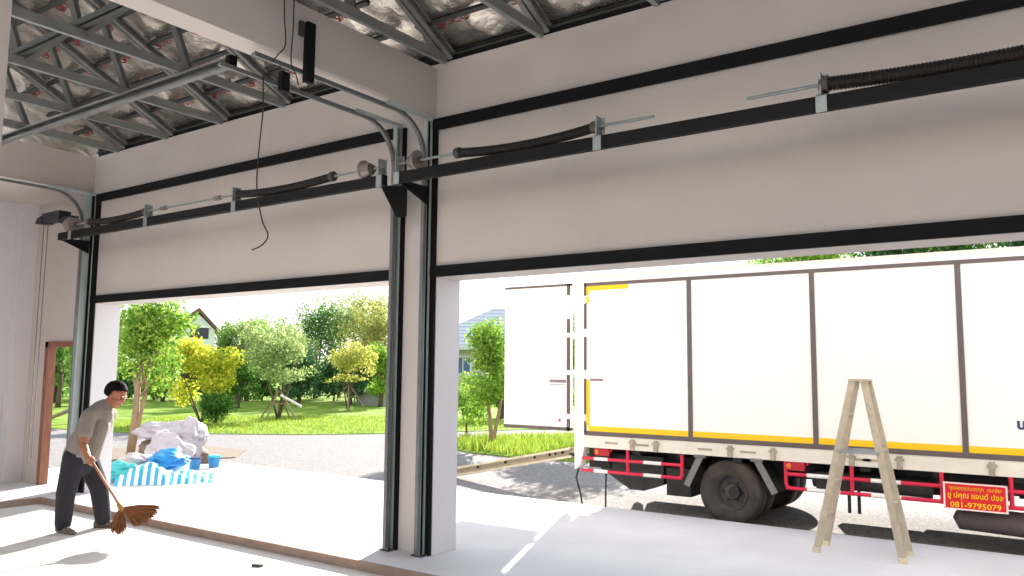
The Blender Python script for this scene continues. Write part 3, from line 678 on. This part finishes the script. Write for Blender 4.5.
# flat bed rail
mb = MB().box(XR+.05,XF,TY-.005,TY+.09,.715,.868); rail = mb.build('bed_rail','tp_cream',truck)
for x in (-4.62,-4.30,-3.36,-2.86,-2.02,-1.55,-.72,-.15):
    mb = MB().box(x-.025,x+.025,TY-.035,TY-.005,.715,.85).box(x-.045,x+.045,TY-.03,TY-.005,.80,.825); mb.build('latch','latchm',rail)
for x in (-4.85,-4.42,-3.6,-3.08,-1.85,-1.75,-.05):
    mb = MB().box(x-.16,x+.02,TY-.012,TY-.004,.775,.80); mb.build('latch_handle','latchm',rail)
# chassis
mb = MB()
mb.box(XR+.1,XF,9.75,9.87,.48,.78).box(XR+.1,XF,10.75,10.87,.48,.78)
for x in (-5.2,-4.6,-4.0,-3.3,-2.6,-1.9,-1.2,-.5,.3,1.1): mb.box(x-.05,x+.05,9.35,11.3,.66,.8)
mb.box(-5.3,XF,9.42,11.2,.78,.86); mb.build('chassis_frame','chassis',truck)
mb = MB().prism([(-5.25,.62),(-4.35,.62),(-4.35,.28),(-4.62,.18),(-4.82,.18),(-5.25,.42)],9.62,9.95,'Y').box(-4.30,-3.98,9.6,10.1,.16,.5); mb.build('tool_box','chassis_g',truck)
mb = MB().box(-5.33,-5.02,9.45,9.5,.45,.72).box(-5.33,-3.95,10.05,10.1,.3,.72); mb.build('mud_flap','chassis',truck)
mb = MB().lathe([(.1,-.1),(.26,-.1),(.3,-.06),(.3,.06),(.26,.1),(.1,.1)],(-4.55,10.1,.58),'Y',24); mb.build('spare_wheel','chassis',truck,smooth='auto')
mb = MB().tube([(-2.5,9.62,.52),(-1.3,9.62,.5)],.10,14).box(-2.45,-2.1,9.5,9.8,.4,.6); mb.build('air_tank','chassis_g',truck,smooth='auto')
mb = MB().tube([(-1.1,9.55,.27),(-1.05,9.55,.25),(-.2,9.55,.22),(-.12,9.55,.2)],[.03,.12,.12,.04],14).tube([(-.2,9.5,.17),(-.1,9.46,.15),(-.02,9.42,.14)],.04,10); mb.build('silencer','tp_trim',truck,smooth='auto')
mb = MB().box(-2.1,-2.07,9.4,9.43,.2,.55).box(-2.0,-1.97,9.4,9.43,.2,.55); mb.build('hanging_strap','chassis',truck)
mb = MB().box(-1.6,XF,9.65,9.72,.5,.72).box(.2,XF,9.5,11.2,.1,.7); mb.build('fuel_tank','chassis',truck)
# added unseen boxes that block low sun from passing under the truck
mb = MB().box(-5.2,-3.95,11.05,11.3,.30,.78).box(-2.75,-1.9,11.05,11.3,.34,.78).box(-1.8,-.7,11.0,11.3,.26,.78).box(-.6,XF,11.0,11.3,.30,.78); mb.build('sun_block_boxes','chassis',truck)
# wheels
def wheel(x, y, sgn):
    z, R = .30, .38
    prof = [(.205,-.10),(.225,-.115),(.30,-.125),(.35,-.115),(.372,-.095),(.38,-.06),(.38,.06),(.372,.095),(.35,.115),(.30,.125),(.225,.115),(.205,.10)]
    mb = MB().lathe(prof,(x,y,z),'Y',40,caps=False); w = mb.build('wheel','rubber',truck,smooth='auto')
    s = sgn
    rimp = [(.21,.10*s),(.205,.115*s),(.185,.09*s),(.17,.02*s),(.16,-.0*s),(.10,.005*s),(.085,.035*s),(.06,.04*s),(.055,.07*s),(.0001,.075*s)]
    rm = MB().lathe(rimp,(x,y,z),'Y',32,caps=False).build('rim','rim',w,smooth='auto')
    mb = MB()
    for k in range(6):
        a = k*math.pi/3; mb.tube([(x+.115*math.cos(a),y-.005*s,z+.115*math.sin(a)),(x+.115*math.cos(a),y+.03*s,z+.115*math.sin(a))],.014,6)
    mb.build('wheel_nuts','chassis_g',w)
wheel(-3.40,9.48,-1); wheel(-3.40,9.80,-1); wheel(-3.40,10.85,1); wheel(-3.40,11.17,1)
mb = MB().tube([(-3.36,9.4,.3),(-3.36,11.2,.3)],.07,10); mb.build('axle','chassis',truck)
wheel(1.3,9.48,-1); wheel(1.3,11.17,1)
for xs_ in (((-3.74,.70),(-3.92,.34)),((-3.06,.70),(-2.86,.34))):
    (x0,z0),(x1,z1) = xs_
    mb = MB().bar((x0,TY+.03,z0),(x1,TY+.03,z1),.075,.02,(0,1,0)); mb.tube([(x0-.07,TY+.02,z0+.01),(x0+.07,TY+.02,z0+.01)],.03,8)
    g = mb.build('mudguard','fender',truck)
    MB().bar((x0,TY+.34,z0),(x1,TY+.34,z1),.012,.5,(0,1,0)).build('flap','chassis',g)
# side guards
def guard(name, x0, x1, segs, posts, endl, endr, label=None):
    R = .021; zs = (.575,.42); y = TY+.02
    red = MB()
    for z in zs: red.tube([(x0,y,z),(x1,y,z)],R,10)
    for x in posts: red.tube([(x,y,.40),(x,y,.72)],R,10)
    if endl: red.tube([(x0,y,.74),(x0,y,.46),(x0+.02,y,.43),(x0+.05,y,.42)],R,10)
    if endr: red.tube([(x1,y,.70),(x1,y,.46),(x1-.02,y,.43),(x1-.05,y,.42)],R,10)
    g = red.build('side_guard','tp_red',truck,smooth='auto')
    for z in zs:
        for a,b,c_ in segs:
            if c_ == 'w': MB().tube([(a,y,z),(b,y,z)],R+.0015,10).build('white_band','tp_wht',g,smooth='auto')['label'] = 'white painted band'
    return g
guard('a',-5.36,-3.97,[(-5.36,-5.18,'r'),(-5.18,-4.98,'w'),(-4.98,-4.48,'r'),(-4.48,-4.24,'w'),(-4.24,-3.97,'r')],(-4.70,),False,True)
guard('b',-2.73,XF,[(-2.73,-2.50,'r'),(-2.50,-2.15,'w'),(-2.15,-1.84,'r'),(-1.84,-1.55,'w'),(-1.55,-.62,'r'),(-.62,-.3,'r'),(-.3,0,'w'),(0,.6,'r'),(.6,.9,'w'),(.9,XF,'r')],(-2.03,-1.17,-.57),True,False)
# lamps
for x in (-5.08,-2.64):
    mb = MB().box(x-.09,x+.12,TY+.0,TY+.05,.62,.71).bar((x+.12,TY+.02,.70),(x+.16,TY+.02,.70),.03,.04).bar((x+.14,TY+.02,.72),(x+.10,TY+.02,.62),.03,.02); g = mb.build('marker_lamp','lamp_r',truck)
    MB().ball((x-.05,TY-.005,.665),(.03,.015,.032)).build('amber_lens','lamp_o',g)
# sign board
mb = MB().box(-1.155,-.60,TY-.03,TY-.01,.362,.628); sg = mb.build('sign_board','sign',truck); sg['label']='red sign with white border and yellow Thai lettering'
mb = MB().box(-1.155,-.60,TY-.036,TY-.03,.362,.376).box(-1.155,-.60,TY-.036,TY-.03,.614,.628).box(-1.155,-1.139,TY-.036,TY-.03,.376,.614).box(-.616,-.60,TY-.036,TY-.03,.376,.614); mb.build('border','sign_w',sg)
mb = MB(); X = (1,0,0); Z = (0,0,1)
for body_, sz_, zz_, fw_, bd_ in (('·จุดจอดรถบรรทุก  เอกชัย·',.052,.573,.46,0.),('ยู ปคุณ แอนด์ ปอล',.072,.503,.48,.0012),('081-9795079',.075,.410,.44,.001)):
    mb = MB(); put_text(mb,body_,sz_,(-.8775,TY-.034,zz_),X,Z,fw_,bd_); mb.build('lettering','sign_y',sg,recalc=False)
# hoses
mb = MB().tube([(-5.45,9.4,.46),(-5.5,9.4,.3),(-5.42,9.38,.1),(-5.38,9.36,-.07)],.012,6).tube([(-5.05,9.4,.42),(-5.06,9.4,.2),(-5.05,9.38,-.07),(-4.95,9.38,-.07)],.012,6); mb.build('loose_hose','cable',truck)

# loading ramp
t = thing('loading_ramp', (-7.4,10.5,.2), 'long cream steel loading ramp lying from the truck tail to the ground', 'ramp')
a, b = V((-6.2,10.5,.50)), V((-8.75,10.6,-.03)); d = (b-a).normalized()
MB().chan(a,b,.12,.14,t=.012,side=-1).build('channel','plank',t)
mb = MB()
for u in (.06,.11,.15,.26,.48,.7):
    p = a+(b-a)*u; mb.lathe([(.0001,-.062),(.022,-.062),(.022,-.045)],(p.x,p.y-.0,p.z+.02),'Y',10)
mb.build('bolt_hole','hole',t)
tag(MB().bar((-5.55,10.5,.52),(-6.25,10.5,.46),.05,.05).build('ramp_bracket','chassis_g'), 'short dark bracket joining the ramp to the truck tail', 'bracket')

# ------------------------------------------------------------------ ladder
lx, ly = -1.74, 8.18
t = thing('step_ladder', (lx,8.33,0), 'old aluminium A frame step ladder standing in front of the truck', 'ladder')
W0, W1 = .36, .20
def rail_(sx, sy):
    foot = V((lx+sx*.375, 8.33+sy*W0/2, .02)); top = V((lx+sx*.055+.03, 8.33+sy*W1/2, 1.63))
    m = MB().bar(foot, top, .064, .026, (0,1,0), w2=.056)
    m.bar(foot, top, .008, .036, (0,1,0), dx=.027*sx); r = m.build('rail','alu',t)
    MB().bar(foot-V((0,0,.02)), foot+V((0,0,.03)), .075, .034, (0,1,0)).build('foot','plank',r)
    return foot, top
ends = {}
for sx in (-1,1):
    for sy in (-1,1): ends[sx,sy] = rail_(sx,sy)
for sx in (-1,1):
    for u in ((.2,.4,.6,.8) if sx < 0 else (.3,.6)):
        p = ends[sx,-1][0].lerp(ends[sx,-1][1],u); q = ends[sx,1][0].lerp(ends[sx,1][1],u)
        MB().bar(p,q,.05,.02,(0,0,1)).build('step','alu',t)
MB().box(lx-.085+.03,lx+.085+.03,8.33-.13,8.33+.13,1.63,1.65).build('top_cap','alu',t)
for sy in (-1,1):
    p = ends[-1,sy][0].lerp(ends[-1,sy][1],.585); q = ends[1,sy][0].lerp(ends[1,sy][1],.585)
    MB().bar(p+V((0,sy*.02,0)),q+V((0,sy*.02,0)),.008,.028).build('spreader','bracket',t)

# ------------------------------------------------------------------ person sweeping
PO = V((-8.964,4.70,-.08)); PT = V((8.964,-4.70,0)).normalized(); PR = V((-PT.y,PT.x,0))
def P(r,t_,z): return PO+PR*r+PT*t_+V((0,0,z+.08))
def bones(lst, n=14):
    mb = MB()
    for a,ra,b,rb in lst:
        a, b = V(a), V(b); d = b-a
        k = max(2, int(d.length/.03)); pts = [a+d*(i/k) for i in range(k+1)]; rs = [ra+(rb-ra)*i/k for i in range(k+1)]
        mb.tube(pts, rs, n); mb.ball(a,ra*.998,12,8); mb.ball(b,rb*.998,12,8)
    return mb
def fuse(mb, name, m, parent, voxel, smooth_it=4):
    o = mb.build(name, m, parent, recalc=True)
    md = o.modifiers.new('r','REMESH'); md.mode = 'VOXEL'; md.voxel_size = voxel
    ms = o.modifiers.new('s','SMOOTH'); ms.iterations = smooth_it; ms.factor = .5
    dg = bpy.context.evaluated_depsgraph_get(); me = bpy.data.meshes.new_from_object(o.evaluated_get(dg)); o.modifiers.clear()
    old = o.data; o.data = me; bpy.data.meshes.remove(old); me.shade_smooth()
    if not me.materials: me.materials.append(MT[m])
    return o
man = thing('person', PO, 'man in grey polo shirt and dark trousers sweeping the floor by the left door', 'person')
HD = P(.245,.05,1.385)                              # head centre
Fh = (PR*.80+PT*.45+V((0,0,-.45))).normalized()     # face direction, looking down
Lh = V((0,0,1)).cross(Fh).normalized(); Uh = Fh.cross(Lh).normalized()
HS = 1.13
def H(f,l,u): return HD+(Fh*f+Lh*l+Uh*u)*HS
shR, shL = P(-.005,.165,1.165), P(.205,-.15,1.17)
elR, wrR = P(-.04,.29,.875), P(.02,.445,.745)
elL, wrL = P(.09,-.26,.90), P(.02,-.24,.68)
hipR, hipL = P(-.11,.085,.72), P(-.01,-.085,.72)
knR, anR = P(-.175,.10,.365), P(-.185,.05,.01)
knL, anL = P(.14,-.07,.37), P(.20,-.12,.01)
neck = P(.125,.01,1.235); chest = P(.07,0,1.05); waist = P(-.06,0,.84); pel = P(-.06,0,.72)
HB = [(neck,.062,P(.20,.03,1.315),.056),(neck,.075,shR,.06),(neck,.075,shL,.06),(shR,.062,elR,.045),(elR,.043,wrR,.029),(shL,.062,elL,.045),(elL,.043,wrL,.029),
      (neck,.09,chest,.13),(chest,.14,waist,.13),(waist,.13,pel,.135),(P(.02,.09,1.05),.08,P(-.1,.07,.76),.09),(P(.1,-.09,1.05),.08,P(-.02,-.07,.76),.09),
      (hipR,.09,knR,.058),(knR,.056,anR,.036),(hipL,.09,knL,.058),(knL,.056,anL,.036)]
footdirR = (PR*.55+PT*.75).normalized(); footdirL = (PR*.95+PT*.25).normalized()
body = bones(HB)
# skull and face
def hball(f,l,u,r):
    mb = MB().ball((0,0,0),r,16,12); R = Matrix((Fh,Lh,Uh)).transposed()
    body.add([HD+R@V((p[0]+f,p[1]+l,p[2]+u))*HS for p in mb.v], mb.f)
hball(-.005,0,.035,(.098,.078,.088)); hball(.03,0,-.03,(.068,.062,.085)); hball(.045,0,-.088,(.035,.034,.03))
hball(.098,0,-.012,(.018,.015,.022)); hball(.09,0,.01,(.012,.011,.025)); hball(.085,0,-.055,(.02,.026,.012)); hball(.088,.03,.026,(.012,.03,.008)); hball(.088,-.03,.026,(.012,.03,.008))
for s in (-1,1): hball(-.0,s*.078,-.012,(.02,.011,.032)); hball(.055,s*.045,-.03,(.03,.02,.022))
# broom line
bn = P(.338,.90,.278); bt = P(.005,.43,.79); bd = (bn-bt).normalized()
def hand(w, grip, side, scale=1):
    """palm from the wrist to the handle, four fingers wrapped round it and the thumb on top"""
    x = bd; n = (grip-w).normalized(); n = (n-x*n.dot(x)).normalized(); z = x.cross(n)
    out = [(w,.026,grip-n*.03-x*.0,.03)]
    for k in range(4):
        off = (k-1.5)*.019; L = (.9,1.0,.97,.8)[k]
        b0 = grip-n*.034+x*off+z*.012*side
        c0 = grip+z*.034*side*L+x*off*1.1-n*.01; c1 = grip+n*.026*L+z*.022*side+x*off*1.1; c2 = grip+n*.024*L-z*.018*side+x*off
        for a,b,r0,r1 in ((b0,c0,.0115,.0105),(c0,c1,.0105,.0095),(c1,c2,.0095,.0085)): out.append((a,r0,b,r1))
        out.append((w,.018,b0,.013))
    th0 = grip-n*.03-x*.035; th1 = grip-z*.03*side-x*.028-n*.006; th2 = grip-z*.022*side-x*.012+n*.016
    out += [(w,.018,th0,.014),(th0,.0135,th1,.0115),(th1,.0115,th2,.0095)]
    return out
gR = bt+bd*.10; gL = bt+bd*.02
hb = bones(hand(wrR,gR,1), 10)
lf = [(wrL,.026,wrL+V((.01,0,-.085)),.034)]
for k in range(4):
    q0 = wrL+V((.01,0,-.08))+PR*((k-1.5)*.019); q1 = q0+V((0,0,-.04*(.9,1,.97,.8)[k]))+PT*.008; q2 = q1+V((0,0,-.032*(.9,1,.97,.8)[k]))+PT*.022
    lf += [(q0,.0105,q1,.0098),(q1,.0098,q2,.0085)]
q0 = wrL+V((0,0,-.03))+PR*.03; q1 = q0+V((0,0,-.04))+PR*.025+PT*.012; lf += [(q0,.014,q1,.011),(q1,.011,q1+V((0,0,-.03))+PT*.008,.009)]
hb2 = bones(lf,10); hb.add(hb2.v, hb2.f)
body.add(hb.v, hb.f)
fuse(body,'body','skin',man,.0065,3)
# eyes, lips, hair
mb = MB()
for s in (-1,1): mb.ball(H(.084,s*.031,.004),.009,8,6)
mb.build('eyes','eye',man,smooth=True)
MB().ball(H(.100,0,-.055),(.010,.016,.005),8,6).build('lips','lip',man,smooth=True)
mb = MB(); R = Matrix((Fh,Lh,Uh)).transposed()
hm = MB().ball((0,0,0),1,40,26); keep = []
vs = []
for p in hm.v:
    q = V((p[0]*.114-.010, p[1]*.092, p[2]*.106+.038)); q *= 1+.045*math.sin(190*q.x+3)*math.sin(230*q.y)*math.sin(150*q.z)
    vs.append(HD+R@q*HS)
for f in hm.f:
    c_ = sum((V(hm.v[i]) for i in f), V())/len(f)
    if c_.z > .50*c_.x+.08 or (c_.x < .02 and c_.z > -.55): keep.append(f)
hh = MB().add(vs,keep).build('hair','hair',man,smooth=True)
sol = hh.modifiers.new('thick','SOLIDIFY'); sol.thickness = .012; sol.offset = -1
# shirt
sh = bones([(P(.145,.015,1.255),.092,P(.12,.02,1.17),.13),(P(.12,.01,1.19),.085,chest,.15),(chest,.155,P(-.03,.01,.86),.165),(P(-.03,.01,.86),.165,P(-.065,.01,.725),.175),
   (P(.0,.07,1.1),.105,P(-.09,.08,.74),.125),(P(.15,-.07,1.1),.105,P(.0,-.08,.74),.125),(P(.1,.05,1.05),.115,P(.02,.06,.76),.125),
   (P(.11,.015,1.225),.105,shR,.08),(P(.12,.01,1.225),.10,shL,.08),(shR,.08,shR.lerp(elR,.62),.074),(shL,.08,shL.lerp(elL,.62),.072)])
sho = fuse(sh,'shirt','shirt',man,.009,4)
# open hem, sleeves and neck: trim the closed ends flat
import bmesh
bm = bmesh.new(); bm.from_mesh(sho.data); off = wloc(man)
def cut(pt, nrm): bmesh.ops.bisect_plane(bm, geom=bm.verts[:]+bm.edges[:]+bm.faces[:], plane_co=V(pt)-off, plane_no=nrm, clear_outer=True)
cut(P(0,0,.655), (0,0,-1))
bm.to_mesh(sho.data); bm.free()
sd_ = sho.modifiers.new('thick','SOLIDIFY'); sd_.thickness = .006
# collar
cl = MB(); ring = []
cn = (P(.20,.03,1.315)-neck).normalized(); ca = cn.cross(V((0,0,1))).normalized(); cb = cn.cross(ca)
pts = [neck+cn*.035+(ca*math.cos(a)+cb*math.sin(a))*.074 for a in [i*2*math.pi/20 for i in range(21)]]
cl.tube(pts,.020,8); cl.build('collar','shirt',man,smooth=True)
# trousers
tr = bones([(pel,.155,P(-.06,0,.66),.15),(hipR,.125,knR,.098),(knR,.098,anR+V((0,0,.015)),.085),(hipL,.12,knL,.098),(knL,.098,anL+V((0,0,.015)),.085),(hipR,.11,hipL,.11)])
fuse(tr,'trousers','trouser',man,.009,4)
def shoe(an, d):
    d = V(d); s_ = d.cross(V((0,0,1))); g = V((an.x,an.y,-.08)); mb = MB()
    sec = [(-.09,.030,.075),(-.05,.038,.095),(.0,.040,.105),(.05,.042,.085),(.10,.046,.062),(.15,.043,.050),(.19,.028,.035)]
    n = 12
    for (x,w_,h) in sec:
        for k in range(n):
            a = 2*math.pi*k/n; yy = math.cos(a)*w_; zz = h*.5+math.sin(a)*h*.5
            mb.v.append(tuple(g+d*x+s_*yy+V((0,0,max(.0,zz)))))
    for i in range(len(sec)-1):
        for k in range(n): mb.f.append((i*n+k,i*n+(k+1)%n,(i+1)*n+(k+1)%n,(i+1)*n+k)); mb.mi.append(0)
    mb.f.append(tuple(range(n))); mb.f.append(tuple((len(sec)-1)*n+k for k in range(n))); mb.mi += [0,0]
    mb.build('shoe','shoe',man,smooth=True)
shoe(anR,footdirR); shoe(anL,footdirL)

# broom
t = thing('broom', P(.4,.95,.1), 'brown straw fan broom with long wooden handle in the sweeping man\'s hands', 'broom')
MB().tube([bt-bd*.03,bn],.0125,8).build('handle','handle',t,smooth=True)
MB().tube([bn-bd*.06,bn+bd*.05],[.022,.034],10).build('binding','binding',t,smooth=True)
mb = MB(); rg = random.Random(3)
def strand(ang, L, spread):
    d = (PR*math.cos(ang)+V((0,0,1))*math.sin(ang)+PT*.3); o = bn+PT*rg.uniform(-.03,.03)
    e = o+d*L+PT*rg.uniform(-spread,spread)
    if e.z < -.078: e = o+(e-o)*((o.z+.078)/max(.001,(o.z-e.z)))
    m_ = (o+e)/2+V((0,0,.012)); mb.tube([o,m_,e],[.006,.009,.003],4,caps=False)
for k in range(420):
    u = rg.random(); lobe = rg.random()
    if lobe < .40: strand(math.radians(-118+46*u), (.19+.05*math.sin(u*3.1))*rg.uniform(.85,1.05), .09)
    else: strand(math.radians(-56+58*u), (.21+.15*u)*rg.uniform(.85,1.04), .08)
hd = mb.build('bristles','straw',t,recalc=False); hd['kind'] = 'stuff'

# ------------------------------------------------------------------ clutter by the left doorway
def lumpy(c, r, seed, amp=.22, nu=40, nv=26, zmin=None):
    rg = random.Random(seed); ph = [rg.uniform(0,6.28) for _ in range(9)]; vs = []
    mb = MB().ball((0,0,0),1,nu,nv)
    for p in mb.v:
        x,y,z = p
        k = 1+amp*(.5*math.sin(3*x+2*y+ph[0])+.4*math.sin(5*y-3*z+ph[1])+.35*math.sin(7*z+4*x+ph[2])+.25*math.sin(11*x-9*y+ph[3])+.2*math.sin(15*y+13*z+ph[4]))
        q = V((c[0]+x*r[0]*k, c[1]+y*r[1]*k, c[2]+z*r[2]*k))
        if zmin is not None and q.z < zmin: q.z = zmin
        vs.append(q)
    return MB().add(vs, mb.f)
ax = V((.60,.80,0)).normalized(); ay = V((-.80,.60,0))     # along / behind the tarp front
def tw(u,v,z): return V((-11.36,6.36,0))+ax*u+ay*v+V((0,0,z))
nx, ny = 90, 50; vs, fs, uvs = [], [], []
for j in range(ny+1):
    v = j/ny
    for i in range(nx+1):
        u = i/nx
        prof = .30*math.exp(-((u-.28)/.26)**2)+.10*math.exp(-((u-.75)/.2)**2)+.02
        rise = math.sin(min(1,v*2.6)*math.pi/2)*(1-.35*v)
        z = prof*rise+.018*math.sin(26*u+6*v)*math.sin(9*v+4*u)*min(1,v*4)+.012*math.sin(50*u+3*math.sin(12*v))*rise
        edge = .05*math.sin(9*u)+.03*math.sin(23*u)
        vs.append(tw(u*1.38, v*.9+edge*(1-v), max(.004,z))); uvs.append((u*1.38,v))
for j in range(ny):
    for i in range(nx): a=j*(nx+1)+i; fs.append((a,a+1,a+nx+2,a+nx+1))
o = MB().add(vs,fs).build('striped_tarp','tarp',smooth=True,recalc=False)
uvl = o.data.uv_layers.new(name='UVMap')
for l in o.data.loops: uvl.data[l.index].uv = uvs[l.vertex_index]
tag(o,'blue and white striped plastic tarp heaped on the apron','tarp')
q = tw(.62,.95,.26); tag(lumpy((q.x,q.y,q.z),(.30,.34,.13),3,.3).build('plastic_sheet','sheet',smooth=True),'bright blue plastic sheet bundled on top of the striped tarp','plastic sheet')
q = tw(.10,.55,.14); tag(lumpy((q.x,q.y,q.z),(.24,.24,.13),5,.35,zmin=.005).build('plastic_sheet','teal',smooth=True),'teal plastic sheet at the left end of the striped tarp','plastic sheet')
q = tw(.15,1.2,.16); tag(lumpy((q.x,q.y,q.z),(.32,.3,.16),8,.25,zmin=.004).build('white_sack','sack',smooth=True),'flat white sack behind the teal sheet','sack')
tag(lumpy((-12.95,8.22,.26),(.42,.34,.30),12,.22,zmin=.004).build('white_sack','sack',smooth=True),'plump white woven sack behind the striped tarp','sack')
tag(lumpy((-13.75,8.75,.50),(.75,.4,.22),15,.32).build('white_sack','sack',smooth=True),'crumpled white sack lying on the dark heap','sack')
tag(lumpy((-13.2,8.75,.38),(.30,.3,.36),21,.3).build('white_sack','sack',smooth=True),'upright crumpled white sack above the plump sack','sack')
tag(lumpy((-13.7,8.75,.10),(.85,.42,.28),17,.2,zmin=.004).build('debris_heap','soilbag',smooth=True),'dark heap of debris under the crumpled sack','heap')
def tub(x,y,r,h,m,lid,label,name='paint_pail'):
    t = thing(name,(x,y,0),label,'pail','pails by the tarp')
    MB().lathe([(r*.85,0),(r,h*.94),(r*1.05,h*.94),(r*1.05,h)],(x,y,0),'Z',20).build('tub',m,t,smooth='auto'); MB().lathe([(r*1.07,h),(r*1.07,h+.03),(r*.9,h+.035)],(x,y,0),'Z',20).build('lid',lid,t,smooth='auto')
tub(-12.25,8.25,.10,.17,'blue','navyp','small white and blue pail with navy lid beside the tarp')
tub(-12.24,8.62,.10,.17,'blue','teal','blue pail standing alone on the apron edge right of the tarp')
t = thing('white_carton',(-12.2,7.85,0),'low white carton with dark print behind the tarp','carton')
MB().add(rotpts((-12.2,7.85),A,[(-.16,-.12,.0),(.2,-.12,.0),(.2,.12,.0),(-.16,.12,.0),(-.16,-.12,.17),(.2,-.12,.17),(.2,.12,.17),(-.16,.12,.17)]),[(0,3,2,1),(4,5,6,7),(0,1,5,4),(1,2,6,5),(2,3,7,6),(3,0,4,7)]).build('carton','white',t)
# small debris
tag(MB().add(rotpts((-6.15,4.83),.2,[(-.05,-.02,-.08),(.05,-.02,-.08),(.05,.02,-.08),(-.05,.02,-.08),(-.05,-.02,-.06),(.05,-.02,-.06),(.05,.02,-.06),(-.05,.02,-.06)]),[(0,3,2,1),(4,5,6,7),(0,1,5,4),(1,2,6,5),(2,3,7,6),(3,0,4,7)]).build('metal_offcut','chassis_g'),'small grey metal offcut on the bright floor','offcut')
